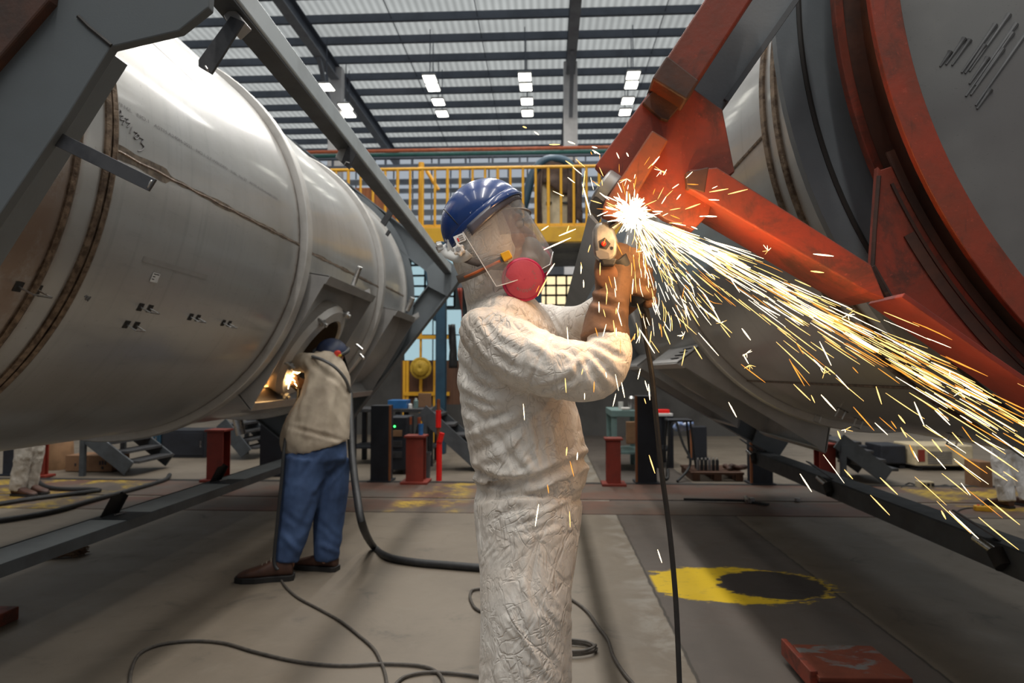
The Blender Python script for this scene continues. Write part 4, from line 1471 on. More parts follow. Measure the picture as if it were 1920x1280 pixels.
# belly side and flank
S([(870, 760), (905, 785), (950, 775)], -0.008, 8)
S([(880, 815), (920, 802), (968, 778)], 0.009, 9)
S([(888, 845), (935, 826), (978, 790)], -0.008, 7)
S([(895, 865), (940, 850), (985, 815)], 0.007, 8)
S([(920, 800), (950, 850), (985, 890)], -0.007, 7)
S([(945, 790), (968, 840), (998, 880)], 0.006, 7)
S([(1005, 770), (1012, 830), (1020, 885)], -0.005, 6)
S([(1030, 765), (1038, 820), (1040, 870)], 0.005, 7)
S([(1052, 770), (1062, 820), (1060, 868)], -0.006, 6)
S([(1078, 770), (1084, 820), (1080, 850)], 0.005, 7)
# trousers: long shallow drag lines, none of them parallel
rs_ = random.Random(11)
for k in range(34):
    x0, y0 = rs_.uniform(895, 1075), rs_.uniform(915, 1270)
    a_ = R_(rs_.gauss(-25, 16) if y0 < 1080 else rs_.gauss(50, 12)) if k % 4 else R_(rs_.gauss(82, 10))
    l_ = rs_.uniform(45, 130)
    strk.append(((x0, y0, x0 + math.cos(a_) * l_, y0 + math.sin(a_) * l_), rs_.choice((-1, 1)) * rs_.uniform(.002, .0055), rs_.uniform(4, 9)))
for k in range(16):
    x0, y0 = rs_.uniform(870, 1070), rs_.uniform(600, 880)
    a_ = R_(rs_.gauss(40, 35))
    l_ = rs_.uniform(30, 80)
    strk.append(((x0, y0, x0 + math.cos(a_) * l_, y0 + math.sin(a_) * l_), rs_.choice((-1, 1)) * rs_.uniform(.0015, .004), rs_.uniform(3, 7)))
strk = [(a, k * (0.72 if k > -0.0115 else 1.0), w) for a, k, w in strk]
mb = MB()
# torso: px centre, half width px, half depth m
tor = [(912, 500, 44, .075), (916, 535, 48, .082), (922, 560, 50, .095), (930, 576, 60, .15), (940, 596, 75, .185), (950, 630, 91, .20), (957, 675, 99, .205), (965, 730, 103, .205), (975, 780, 106, .20),
       (986, 830, 107, .20), (993, 868, 109, .20), (996, 888, 103, .19), (993, 904, 95, .178), (991, 916, 95, .18), (990, 945, 101, .19), (990, 985, 98, .185), (990, 1015, 93, .165), (989, 1050, 80, .12)]
limb(mb, [L(x, y, 1.74, r, d) for x, y, r, d in tor], 40, 4)
# hood round the back of the head
limb(mb, [L(918, 545, 1.73, 46, .075), L(914, 515, 1.72, 54, .088), L(912, 480, 1.71, 66, .092), L(908, 445, 1.71, 64, .090), L(902, 410, 1.71, 54, .075), L(898, 390, 1.71, 28, .04)], 32, 5)
limb(mb, [L(878, 530, 1.72, 20, .06), L(905, 540, 1.72, 46, .095), L(958, 550, 1.72, 14, .06)], 24, 5)
# near sleeve: shoulder, elbow, up the forearm into the gauntlet
limb(mb, [L(918, 628, 1.60, 50, .10), L(950, 648, 1.555, 62, .085), L(1000, 676, 1.52, 62, .078), L(1060, 694, 1.50, 57, .074), L(1112, 694, 1.495, 56, .070), L(1140, 664, 1.51, 46, .064), L(1141, 630, 1.53, 39, .054), L(1142, 590, 1.55, 33, .045)], 32, 6)
# far sleeve
limb(mb, [L(975, 612, 1.88, 42, .08), L(1010, 612, 1.93, 44, .07), L(1050, 622, 1.92, 48, .066), L(1092, 615, 1.86, 44, .06), L(1130, 585, 1.78, 34, .05), L(1165, 560, 1.72, 26, .04)], 28, 6)
# legs
limb(mb, [L(990, 950, 1.69, 97, .15), L(990, 1000, 1.67, 95, .14), L(988, 1055, 1.65, 89, .13), L(985, 1115, 1.63, 84, .12), L(982, 1180, 1.63, 80, .115), L(977, 1270, 1.63, 78, .11), L(972, 1370, 1.63, 76, .105), L(965, 1500, 1.64, 72, .10), L(958, 1600, 1.65, 66, .09), L(955, 1650, 1.65, 58, .085)], 32, 5)
limb(mb, [L(985, 985, 1.84, 76, .11), L(990, 1060, 1.86, 80, .115), L(995, 1180, 1.87, 76, .11), L(1000, 1300, 1.88, 72, .10), L(1005, 1420, 1.88, 68, .095), L(1010, 1560, 1.88, 60, .09)], 30, 5)
me = cloth_mesh(mb, 0.005, strk, 0.0019, 3.1, 6.0, 0.45, 5, (1, 1, 0.7))
suit = finish(me, 'coverall', M['coverall'], man)

# body under the clothes: one continuous skin with head and face
HU = V((0, 0, 1))
tilt = R_(8)
hf = V((math.cos(tilt), 0, math.sin(tilt)))
hu = V((-math.sin(tilt), 0, math.cos(tilt)))
hw = V((0, 1, 0))
HC = at(918, 447, 1.71)
HM = Matrix((hf, hw, hu)).transposed()
def hl(f, w_, u):
    return HC + hf * f + hw * w_ + hu * u
mb = MB()
mb.ball(HC, (0.088, 0.070, 0.108), 28, 20, HM)
mb.ball(hl(0.035, 0, -0.062), (0.062, 0.056, 0.062), 20, 14, HM)
mb.ball(hl(0.078, 0, -0.096), (0.022, 0.026, 0.02), 14, 10, HM)          # chin
limb(mb, [tuple(hl(0.082, 0, 0.022)) + (0.008, 0.009), tuple(hl(0.098, 0, 0.0)) + (0.011, 0.012), tuple(hl(0.108, 0, -0.022)) + (0.012, 0.017), tuple(hl(0.09, 0, -0.032)) + (0.008, 0.012)], 14, 4)
for s in (-1, 1):
    mb.ball(hl(-0.005, s * 0.072, -0.01), (0.02, 0.008, 0.032), 12, 10, HM)
    mb.ball(hl(0.074, s * 0.03, 0.036), (0.018, 0.026, 0.010), 12, 8, HM)
    mb.ball(hl(0.07, s * 0.04, -0.02), (0.02, 0.024, 0.02), 12, 8, HM)
mb.ball(hl(0.092, 0, -0.058), (0.012, 0.026, 0.007), 12, 8, HM)
mb.ball(hl(0.09, 0, -0.07), (0.011, 0.022, 0.007), 12, 8, HM)
limb(mb, [tuple(hl(-0.01, 0, -0.05)) + (0.055, 0.055), L(925, 530, 1.72, 40, .055), L(932, 565, 1.73, 44, .06), L(945, 600, 1.74, 56, .15), L(955, 660, 1.74, 66, .16), L(970, 760, 1.74, 70, .15), L(985, 860, 1.74, 72, .145), L(988, 960, 1.74, 70, .155), L(988, 1000, 1.74, 50, .09)], 28, 4)
limb(mb, [L(925, 630, 1.62, 34, .06), L(1000, 672, 1.53, 34, .045), L(1105, 690, 1.50, 32, .042), L(1136, 655, 1.52, 28, .036), L(1143, 585, 1.56, 24, .028), L(1150, 545, 1.57, 22, .022)], 20, 5)
limb(mb, [L(975, 615, 1.86, 30, .055), L(1050, 625, 1.92, 30, .042), L(1095, 618, 1.86, 27, .038), L(1160, 565, 1.73, 22, .026)], 20, 5)
limb(mb, [L(988, 980, 1.66, 54, .08), L(984, 1110, 1.64, 52, .078), L(978, 1280, 1.63, 46, .06), L(970, 1400, 1.63, 44, .058), L(960, 1600, 1.65, 32, .042), L(956, 1672, 1.65, 30, .04)], 22, 5)
limb(mb, [L(985, 980, 1.84, 50, .075), L(992, 1120, 1.86, 48, .07), L(1000, 1290, 1.88, 42, .056), L(1010, 1540, 1.88, 30, .04), L(1012, 1565, 1.88, 28, .038)], 22, 5)
body = finish(fuse(mb, 0.006, 3), 'body', M['skin'], man)
for s in (-1, 1):
    e = MB().ball(hl(0.079, s * 0.031, 0.018), (0.012, 0.013, 0.0095), 14, 10, HM).build('eye', M['eye'], body, smooth=True)
    MB().ball(hl(0.0885, s * 0.031, 0.018), (0.003, 0.006, 0.006), 12, 8, HM).build('iris', M['iris'], body, smooth=True)
    MB().ball(hl(0.089, s * 0.032, 0.041), (0.004, 0.02, 0.004), 12, 6, HM).build('eyebrow', M['hair'], body, smooth=True)
# boots
def boot(parent, p, ang, s=1.0, mats=('boot', 'sole'), laces=False):
    """shoe with its heel at p, pointing along ang"""
    m = Matrix.Rotation(ang, 3, 'Z')
    f = lambda x, y, z: V(p) + m @ (V((x, y, z)) * s)
    mb = MB()
    secs = [(-0.045, 0.03, 0.075, 0.055), (-0.04, 0.036, 0.11, 0.062), (0.0, 0.04, 0.125, 0.07), (0.05, 0.041, 0.11, 0.06), (0.10, 0.046, 0.078, 0.045), (0.16, 0.05, 0.062, 0.035), (0.205, 0.04, 0.05, 0.03), (0.225, 0.02, 0.036, 0.026)]
    n = 14
    vs, fs = [], []
    for x, wd, h, _ in secs:
        for k in range(n):
            q = 2 * PI * k / n
            y = wd * math.copysign(abs(math.cos(q)) ** 0.7, math.cos(q))
            z = 0.02 + (h - 0.02) * (0.5 + 0.5 * math.copysign(abs(math.sin(q)) ** 0.7, math.sin(q)))
            vs.append(f(x, y, z))
    for i in range(len(secs) - 1):
        for k in range(n):
            l = (k + 1) % n
            fs.append((i * n + k, i * n + l, (i + 1) * n + l, (i + 1) * n + k))
    fs += [tuple(range(n)), tuple((len(secs) - 1) * n + k for k in range(n))]
    mb.add(vs, fs)
    o = mb.build('boot', M[mats[0]], parent, smooth=2, subsurf=1)
    out = [(-0.052, -0.03), (-0.052, 0.03), (-0.03, 0.042), (0.05, 0.042), (0.13, 0.053), (0.19, 0.048), (0.232, 0.02), (0.232, -0.02), (0.19, -0.048), (0.13, -0.053), (0.05, -0.042), (-0.03, -0.042)]
    MB().prism([f(x, y, 0.0) for x, y in out], (0, 0, 0.028 * s)).build('sole', M[mats[1]], o, bevel=0.004)
    if laces:
        for k in range(4):
            x = 0.035 + k * 0.022
            z = 0.118 - k * 0.013
            MB().tube([f(x, -0.028, z - 0.012), f(x + .004, 0, z + 0.004), f(x, 0.028, z - 0.012)], 0.0035 * s, 6).build('lace', M['lace'], o, smooth=True)
    return o
for px, Y in ((955, 1.65), (1010, 1.88)):
    q = at(px, 1640, Y)
    boot(man, (q.x - 0.02, Y, 0), 0.0, 1.12)

# ---- helmet crown with clear face shield
fs_ = bpy.data.objects.new('face_shield', None)
B0 = at(905, 412, 1.70)
fs_.location = B0
C.objects.link(fs_)
par(fs_, man)
e1 = V((0.763, 0, 0.647)).normalized()
e2 = V((-0.647, 0, 0.763)).normalized()
EM = Matrix((e1, hw, e2)).transposed()
px_ = 1.70 / FPX
def dome(u, v):
    th, ph = 2 * PI * u, (PI / 2) * v
    r = V((0.110 * math.cos(th) * math.cos(ph), 0.096 * math.sin(th) * math.cos(ph), 0.094 * math.sin(ph)))
    return B0 + EM @ r
mb = MB().grid(dome, 56, 18)
crown = mb.build('helmet_crown', M['helmet_blue'], fs_, smooth=2, solid=0.004)
def rimf(u, v):
    th = 2 * PI * u
    k = 1.0 + 0.035 * v
    return B0 + EM @ V((0.110 * k * math.cos(th), 0.096 * k * math.sin(th), 0.004 - 0.020 * v + (0.004 if 0.2 < v < 0.8 else 0)))
MB().grid(rimf, 56, 4).build('crown_rim', M['helmet_blue'], fs_, smooth=2, solid=0.005)
# groove line round the back of the crown
MB().tube([B0 + EM @ V((-0.058, 0.096 * 0.80 * math.cos(a) * 1.06, 0.094 * 0.83 * math.sin(a) + 0.003)) for a in np.linspace(0.02, PI - 0.02, 26)], 0.0022, 6).build('crown_groove', M['navy'], fs_, smooth=True)
# small ink mark and sticker on the rim, side towards the viewer
nd = hw * -1
sp = B0 + EM @ V((-0.062, -0.080, -0.012))
def quad_on(c0, ax, ay, wd, h, name, mat, parent, off=0.0):
    n = ax.cross(ay).normalized()
    if n.y > 0:
        n = -n
    c0 = c0 + n * off
    return MB().prism([c0 - ax * wd / 2 - ay * h / 2, c0 + ax * wd / 2 - ay * h / 2, c0 + ax * wd / 2 + ay * h / 2, c0 - ax * wd / 2 + ay * h / 2], n * 0.001).build(name, mat, parent)
c_s = at(862, 447, 1.612)
ax_ = V((0.90, 0.16, 0.42)).normalized()
ay_ = V((-0.42, 0.05, 0.9)).normalized()
stk = quad_on(c_s, ax_, ay_, 0.026, 0.020, 'sticker', M['paper'], fs_)
stk['label'] = 'small white sticker with a red mark'
quad_on(c_s - ax_ * 0.005 - ay_ * 0.002, ax_, ay_, 0.004, 0.009, 'red_mark', M['ink_red'], stk, 0.0015)
for k in range(3):
    quad_on(c_s + ax_ * 0.004 + ay_ * (0.005 - 0.005 * k), ax_, ay_, 0.011, 0.0012, 'printed_line', M['ink_grey'], stk, 0.0015)
MB().tube(cr([tuple(at(x, y, 1.606)) for x, y in ((876, 434), (880, 431), (885, 430), (883, 435), (878, 437))], 3), 0.0016, 5).build('slot_clip', M['ink'], fs_, smooth=True)
# visor: half-ellipse sheet hanging from the crown's front edge
vf = V((0.866, 0, 0.5))
vd = V((0.5, 0, -0.866))
VP = at(968, 361, 1.70)
def visor(u, v):
    a = (u - 0.5) * PI * 1.0            # -90..90 round the face
    f = -0.166 * (1 - math.cos(a)) * 1.0
    w_ = 0.112 * math.sin(a)
    back = (1 - math.cos(a))
    top = 0.045 * back
    bot = 0.206 + 0.012 * math.sin(back * PI * 0.9) - 0.028 * max(0, 1 - back * 6) - 0.012 * back
    d = top + (bot - top) * v
    flare = 1 + 0.06 * v
    return VP + vf * (f + 0.004 * v) + hw * (w_ * flare) + vd * d
vis = MB().grid(visor, 48, 16).build('visor', M['visor'], fs_, smooth=2)
vis['label'] = 'clear scratched face shield window'
M['visor_edge'] = pm('clear_plastic_edge', (0.72, 0.72, 0.72), 0.25)
edge_ = [visor(0.0, k / 10) for k in range(11)] + [visor(k / 48, 1.0) for k in range(1, 48)] + [visor(1.0, 1 - k / 10) for k in range(11)]
MB().tube(edge_, 0.0011, 6).build('visor_edge', M['visor_edge'], fs_, smooth=True)
# grey backing strip where the visor clips on
def vband(u, v):
    p = visor(0.03 + 0.94 * u, 0.0)
    return p + vd * (0.026 * v - 0.004) + (p - (VP - vf * 0.1)).normalized() * 0.002
M['smoke_band'] = pm('smoked_plastic_band', (0.085, 0.08, 0.10), 0.3)
MB().grid(vband, 40, 3).build('visor_band', M['smoke_band'], fs_, smooth=2, solid=0.002)
for u in (0.36,):
    p = visor(u, 0.02)
    MB().ball(at(963, 372, 1.655), 0.006, 12, 8).build('snap_button', M['ink'], fs_, smooth=True)
# ratchet headgear: white band, knob, back pad
def flower(c0, r, parent, name, mat, nrm=V((-0.1, -1, 0.1))):
    n = nrm.normalized()
    a = n.orthogonal().normalized()
    b = n.cross(a)
    pts = []
    for k in range(36):
        q = 2 * PI * k / 36
        rr = r * (0.86 + 0.14 * math.cos(6 * q))
        pts.append(c0 + a * rr * math.cos(q) + b * rr * math.sin(q))
    o = MB().prism(pts, n * 0.014).build(name, mat, parent, bevel=0.003)
    MB().prism([c0 + n * 0.0145 + (p - c0) * 0.45 for p in pts], n * 0.001).build('knob_face', M['hood_steel'], o)
    return o
flower(at(862, 470, 1.606), 0.0155, fs_, 'tension_knob', M['plastic_white'])
flower(at(829, 462, 1.70), 0.014, fs_, 'ratchet_knob', M['plastic_white'], V((-1, -0.35, -0.3)))
MB().pxprism([(838, 446), (846, 440), (856, 452), (859, 464), (850, 474), (838, 470)], 1.655, 0.05).build('pad', M['plastic_white'], fs_, bevel=0.004)
def hband(pts, Yc_, hgt, name, mat, th=0.002, parent=None):
    vs, fs = [], []
    C_ = cr([tuple(map(float, p)) for p in pts], 6)
    m_ = len(C_)
    for i, (x, y, Y) in enumerate(C_):
        x2, y2, Y2 = C_[min(i + 1, m_ - 1)]
        x1, y1, Y1 = C_[max(i - 1, 0)]
        tx, ty = x2 - x1, y2 - y1
        l_ = math.hypot(tx, ty) or 1
        nx, ny = -ty / l_, tx / l_
        vs += [at(x + nx * hgt / 2, y + ny * hgt / 2, Y), at(x - nx * hgt / 2, y - ny * hgt / 2, Y)]
    fs = [(2 * i, 2 * i + 1, 2 * i + 3, 2 * i + 2) for i in range(m_ - 1)]
    return MB().add(vs, fs).build(name, mat, parent or fs_, smooth=2, solid=th)
hband([(829, 461, 1.72), (840, 476, 1.65), (858, 484, 1.615), (872, 481, 1.606), (880, 474, 1.602)], 0, 17, 'headband', M['plastic_white'])
# ---- respirator: facepiece, two filters, straps, yellow buckle
rs = bpy.data.objects.new('respirator', None)
rs.location = at(985, 505, 1.70)
C.objects.link(rs)
par(rs, man)
mb = MB()
mb.ball(hl(0.098, 0, -0.062), (0.034, 0.05, 0.052), 20, 14, HM)
mb.ball(hl(0.12, 0, -0.078), (0.026, 0.03, 0.03), 16, 12, HM)
for s in (-1, 1):
    limb(mb, [tuple(hl(0.09, s * 0.03, -0.07)) + (0.026, 0.024), tuple(hl(0.092, s * 0.058, -0.092)) + (0.024, 0.022)], 14, 3)
finish(fuse(mb, 0.004, 4), 'facepiece', M['mask_rubber'], rs)
def filt(c0, nrm, r, parent):
    n = nrm.normalized()
    a = (V((0, 0, 1)) - n * n.z).normalized()
    b = n.cross(a)
    prof = [(0.001, -0.012), (r * 0.8, -0.012), (r, -0.006), (r * 1.0, 0.006), (r * 0.96, 0.011), (r * 0.7, 0.0145), (r * 0.35, 0.016), (0.001, 0.0165)]
    nn = 48
    vs, fs = [], []
    m_ = len(prof)
    for k in range(nn):
        q = 2 * PI * k / nn
        for rr, h in prof:
            vs.append(c0 + (a * math.cos(q) + b * math.sin(q)) * rr + n * h)
    for k in range(nn):
        l = (k + 1) % nn
        for i in range(m_ - 1):
            fs.append((k * m_ + i, k * m_ + i + 1, l * m_ + i + 1, l * m_ + i))
    o = MB().add(vs, fs).build('filter', M['filter_pink'], parent, smooth=True, angle=50)
    ring_pts = [c0 + (a * math.cos(2 * PI * k / 40) + b * math.sin(2 * PI * k / 40)) * r * 0.995 + n * 0.002 for k in range(40)]
    MB().tube(ring_pts, 0.006, 8, closed=True).build('filter_rim', M['filter_rim'], o, smooth=True)
    return o, a, b, n
fo, fa, fb, fn_ = filt(at(981, 524, 1.605), V((0.22, -1.0, -0.10)), 0.0465, rs)
filt(at(1000, 494, 1.79), V((0.35, 1.0, -0.10)), 0.046, rs)
# stamped letters round the filter face
FC = at(981, 524, 1.605)
for txt, q0, rad, sz in (('NIOSH', 2.55, 0.030, 0.0095), ('2091 P100', 3.75, 0.030, 0.0075)):
    for k, ch_ in enumerate(txt):
        if ch_ == ' ':
            continue
        q = q0 + k * sz * 0.86 / rad
        cu = bpy.data.curves.new('l', 'FONT')
        cu.body = ch_
        cu.size = sz
        cu.align_x = 'CENTER'
        o = bpy.data.objects.new('l', cu)
        C.objects.link(o)
        me = bpy.data.meshes.new_from_object(o.evaluated_get(bpy.context.evaluated_depsgraph_get()))
        bpy.data.objects.remove(o)
        # radial / tangential axes as seen from outside
        up = -(fa * math.cos(q) + fb * math.sin(q))
        rt = up.cross(fn_)
        c0 = FC - up * rad + fn_ * 0.0158
        for v in me.vertices:
            v.co = c0 + rt * v.co.x + up * v.co.y
        me.materials.clear()
        me.materials.append(M['ink_grey'])
        link('stamped_letter', me, fo)
hband([(858, 524, 1.64), (880, 516, 1.60), (912, 501, 1.588), (940, 488, 1.59), (950, 484, 1.60)], 0, 15, 'strap', M['strap_grey'], parent=rs)
hband([(862, 523, 1.634), (880, 516, 1.5975), (912, 501, 1.5855), (938, 489, 1.587)], 0, 5, 'strap_stripe', M['strap_orange'], 0.001, rs)
hband([(858, 480, 1.63), (885, 490, 1.602), (915, 498, 1.594), (945, 500, 1.605), (968, 498, 1.63)], 0, 13, 'strap', M['strap_grey'], parent=rs)
MB().pxprism([(937, 475), (954, 468), (961, 481), (945, 490)], 1.580, 0.02).build('buckle', M['buckle_yellow'], rs, bevel=0.002)
# safety glasses behind the visor
gg = bpy.data.objects.new('safety_glasses', None)
gg.location = hl(0.1, 0, 0.02)
C.objects.link(gg)
par(gg, man)
def lens(u, v):
    a = (u - 0.5) * PI
    return hl(0.03 + 0.082 * math.cos(a), 0.082 * math.sin(a), 0.05 - 0.062 * v)
MB().grid(lens, 30, 6).build('lens', M['goggle'], gg, smooth=2)
MB().tube([lens(k / 30, 0) for k in range(31)], 0.0025, 6).build('brow_bar', M['mask_rubber'], gg, smooth=True)

# ---- gauntlets
def finger(mb, pts):
    limb(mb, pts, 12, 5)
gl_ = MB()
# near hand: cuff, wrist, back of the hand, four curled fingers, thumb
limb(gl_, [L(1134, 638, 1.53, 47, .068), L(1137, 606, 1.54, 42, .060), L(1143, 572, 1.555, 37, .049), L(1148, 548, 1.56, 35, .038), L(1151, 520, 1.565, 37, .034), L(1154, 490, 1.565, 36, .030), L(1158, 466, 1.57, 30, .026), L(1160, 455, 1.57, 16, .014)], 26, 5)
for k in range(4):
    y0 = 472 + k * 24
    x0 = 1166 + k * 5
    r = (11.5, 12, 12, 10.5)[k]
    y = lambda d: y0 + d
    finger(gl_, [L(x0, y(0), 1.565, r), L(x0 + 20, y(3), 1.56, r * 1.04), L(x0 + 34, y(8), 1.578, r), L(x0 + 36, y(13), 1.615, r * 0.95), L(x0 + 20, y(16), 1.64, r * 0.85), L(x0 + 8, y(16), 1.642, r * 0.62)])
finger(gl_, [L(1136, 540, 1.56, 16, .022), L(1127, 515, 1.56, 14, .018), L(1127, 492, 1.565, 12.5), L(1136, 474, 1.575, 11), L(1144, 464, 1.582, 8)])
gme = cloth_mesh(gl_, 0.0042, [((1108, 562, 1172, 576), -0.006, 6), ((1110, 548, 1150, 560), 0.005, 6), ((1112, 578, 1160, 590), 0.004, 6), ((1120, 600, 1168, 612), -0.003, 7)], 0.0016, 8.0, 14, 0.5, 3)
g1 = finish(gme, 'glove', M['leather'], man)
g1['label'] = 'brown leather gauntlet'
hem = [V(p[:3]) for p in ()]
pt = MB().ball(at(1137, 516, 1.533), (0.026, 0.006, 0.030), 20, 12).build('leather_patch', M['leather_patch'], g1, smooth=True)
gl_ = MB()
limb(gl_, [L(1128, 596, 1.79, 30, .048), L(1158, 572, 1.73, 28, .040), L(1178, 556, 1.70, 27, .032), L(1194, 535, 1.685, 28, .028), L(1200, 515, 1.68, 24, .024), L(1204, 500, 1.68, 12, .012)], 22, 5)
for k in range(4):
    y0 = 500 + k * 19
    x0 = 1204 + k * 3
    finger(gl_, [L(x0 - 6, y0 + 2, 1.675, 10), L(x0 + 8, y0 + 4, 1.655, 10.5), L(x0 + 11, y0 + 8, 1.62, 10), L(x0 + 4, y0 + 12, 1.59, 9), L(x0 - 6, y0 + 14, 1.585, 7)])
finger(gl_, [L(1186, 540, 1.67, 13), L(1178, 512, 1.655, 12), L(1178, 490, 1.645, 10.5), L(1182, 474, 1.64, 8)])
gme = cloth_mesh(gl_, 0.0042, [], 0.0014, 5.0, 14, 0.5, 3)
finish(gme, 'glove', M['leather'], man)

# ---- angle grinder (held, a thing of its own)
M['grinder_metal'] = pm('cast_alloy', (0.42, 0.40, 0.37), 0.45, 0.75, (0.20, 0.19, 0.18), 14, bump=0.15)
M['grinder_dark'] = pm('dark_grip', (0.03, 0.03, 0.033), 0.5)
M['grinder_red'] = pm('red_button', (0.75, 0.04, 0.02), 0.35)
gr = thing('angle_grinder', 'angle grinder with cast metal head held in brown gauntlets against the red frame', 'grinder', at(1180, 505, 1.60))
ga_, gb_ = at(1134, 448, 1.535), at(1204, 572, 1.615)
gd = (gb_ - ga_).normalized()
mb = MB()
mb.tube([ga_ + gd * s for s in (0.05, 0.07, 0.10, 0.17, 0.18)], [0.028, 0.030, 0.029, 0.028, 0.020], 20)
mb.build('motor_body', M['grinder_dark'], gr, smooth=True, bevel=0.002)
hd_ = MB().pxprism([(1113, 428), (1120, 416), (1134, 413), (1152, 428), (1160, 452), (1157, 476), (1146, 490), (1128, 488), (1116, 474), (1113, 452)], 1.512, 0.05).build('gear_head', M['grinder_metal'], gr, smooth=True, bevel=0.009, seg=3)
MB().cyl(at(1132, 457, 1.512), at(1132, 457, 1.504), 0.0055, 16).build('lock_button', M['grinder_red'], hd_, smooth=True, bevel=0.001)
for x, y, r in ((1147, 465, 0.0035),):
    MB().cyl(at(x, y, 1.5125), at(x, y, 1.5105), r, 12).build('screw', M['grinder_dark'], hd_)
MB().pxprism([(1122, 452), (1134, 445), (1145, 457), (1137, 468), (1124, 465)], 1.5118, 0.002).build('recess_shade', M['grinder_dark'], hd_)  # flat dark plate, the shade of a hollow painted on
MB().pxprism([(1117, 470), (1128, 469), (1141, 474), (1143, 484), (1126, 486), (1119, 480)], 1.5116, 0.002).build('recess_shade', M['ink_grey'], hd_)  # cavity shade laid on as a flat grey plate
MB().pxprism([(1124, 482), (1158, 484), (1152, 498), (1130, 498)], 1.514, 0.045).build('collar', M['grinder_dark'], gr, bevel=0.004)
dc = at(1158, 414, 1.545)
dn2 = V((-0.55, -0.25, 0.80)).normalized()
a_ = dn2.orthogonal().normalized()
b_ = dn2.cross(a_)
M['disc'] = pm('grinding_disc', (0.05, 0.045, 0.045), 0.8)
MB().prism([dc + (a_ * math.cos(q) + b_ * math.sin(q)) * 0.045 for q in np.linspace(0, 2 * PI, 37)[:-1]], dn2 * 0.005).build('grinding_disc', M['disc'], gr, bevel=0.001)
MB().cyl(at(1142, 428, 1.54), dc, 0.012, 14).build('spindle', M['grinder_metal'], gr, smooth=True)
MB().tube([gb_ - gd * 0.01, gb_ + gd * 0.02, gb_ + gd * 0.035 + V((0, 0, -0.02))], [0.012, 0.009, 0.007], 10).build('cord_sleeve', M['black'], gr, smooth=True)
cab = [(1204, 588, 1.622), (1212, 640, 1.63), (1222, 700, 1.635), (1230, 780, 1.64), (1240, 880, 1.645), (1251, 960, 1.65), (1260, 1040, 1.65), (1268, 1140, 1.65), (1274, 1280, 1.65), (1280, 1450, 1.65)]
pts = [tuple(at(*c_)) for c_ in cab]
e = V(pts[-1])
pts += [(e.x + .02, e.y, 0.10), (e.x + 0.10, e.y - .02, 0.012), (e.x + 0.4, e.y - 0.1, 0.006), (e.x + 0.9, e.y - 0.3, 0.006)]
MB().tube(cr(pts, 5), 0.0062, 8).build('cord', M['black'], gr, smooth=True)

# =========================== the welder in khaki and blue ==============================
wd_ = thing('person', 'person in khaki jacket and blue trousers leaning into the tank manhole, welding', 'person', (at(575, 1070, 4.55).x, 4.55, 0))
mb = MB()
limb(mb, [L(590, 826, 4.66, 60, .155), L(590, 845, 4.65, 60, .16), L(592, 875, 4.64, 58, .15), L(596, 895, 4.62, 40, .08)], 32, 4)
limb(mb, [L(574, 860, 4.58, 44, .13), L(563, 920, 4.54, 37, .12), L(551, 985, 4.50, 32, .10), L(540, 1030, 4.47, 27, .09), L(536, 1052, 4.46, 25, .085)], 28, 5)
limb(mb, [L(622, 860, 4.72, 34, .13), L(621, 920, 4.70, 31, .115), L(615, 985, 4.68, 27, .10), L(613, 1030, 4.66, 24, .09), L(613, 1048, 4.66, 23, .085)], 28, 5)
stw = []
for a in (((640, 870, 590, 930), -0.012, 5), ((600, 840, 560, 900), -0.008, 6), ((545, 840, 540, 900), 0.008, 6), ((590, 930, 560, 1000), -0.008, 6), ((530, 960, 570, 990), -0.006, 6), ((528, 1000, 560, 1035), 0.008, 6), ((600, 980, 632, 1010), -0.006, 5), ((600, 1020, 632, 1035), 0.008, 5), ((640, 860, 630, 960), 0.006, 5)):
    stw.append(a)
finish(cloth_mesh(mb, 0.012, stw, 0.008, 2.0, 5, 0.5, 4), 'trousers', M['denim'], wd_)
mb = MB()
limb(mb, [L(592, 832, 4.66, 64, .18), L(592, 822, 4.66, 65, .185), L(602, 775, 4.70, 54, .185), L(613, 725, 4.77, 44, .18), L(612, 692, 4.83, 37, .16), L(606, 672, 4.88, 24, .10), L(606, 658, 4.90, 14, .06)], 34, 5)
limb(mb, [L(606, 688, 4.74, 24, .09), L(578, 680, 4.78, 20, .075), L(554, 679, 4.84, 17, .06), L(540, 676, 4.90, 14, .05)], 22, 5)
limb(mb, [L(628, 700, 4.90, 22, .09), L(618, 740, 5.02, 18, .075), L(580, 735, 5.02, 15, .06), L(562, 722, 4.98, 13, .05)], 22, 5)
stj = [((610, 700, 585, 800), -0.014, 7), ((590, 700, 560, 780), 0.012, 7), ((625, 720, 610, 810), 0.010, 7), ((640, 730, 635, 820), -0.012, 7), ((570, 720, 548, 800), -0.010, 7), ((600, 690, 640, 720), -0.008, 6), ((545, 800, 640, 825), -0.010, 4), ((575, 670, 600, 700), -0.008, 5), ((600, 745, 575, 815), 0.010, 6)]
jk = finish(cloth_mesh(mb, 0.012, stj, 0.009, 7.0, 5, 0.5, 4, (1, 1, 0.6)), 'jacket', M['khaki'], wd_)
tape = cr([tuple(at(x, y, Y)) for x, y, Y in ((586, 668, 4.685), (608, 676, 4.59), (630, 690, 4.60), (648, 712, 4.66), (656, 735, 4.75))], 5)
MB().tube(tape, 0.012, 6).build('back_piping', M['jacket_tape'], jk, smooth=True)
mb = MB()
hc2 = at(622, 664, 4.92)
mb.ball(hc2, (0.085, 0.10, 0.11), 20, 14)
limb(mb, [tuple(hc2 - V((0, 0, .05))) + (.06, .06), L(608, 690, 4.85, 16, .06), L(602, 740, 4.78, 36, .12), L(594, 830, 4.66, 42, .12), L(594, 880, 4.64, 36, .08)], 20, 5)
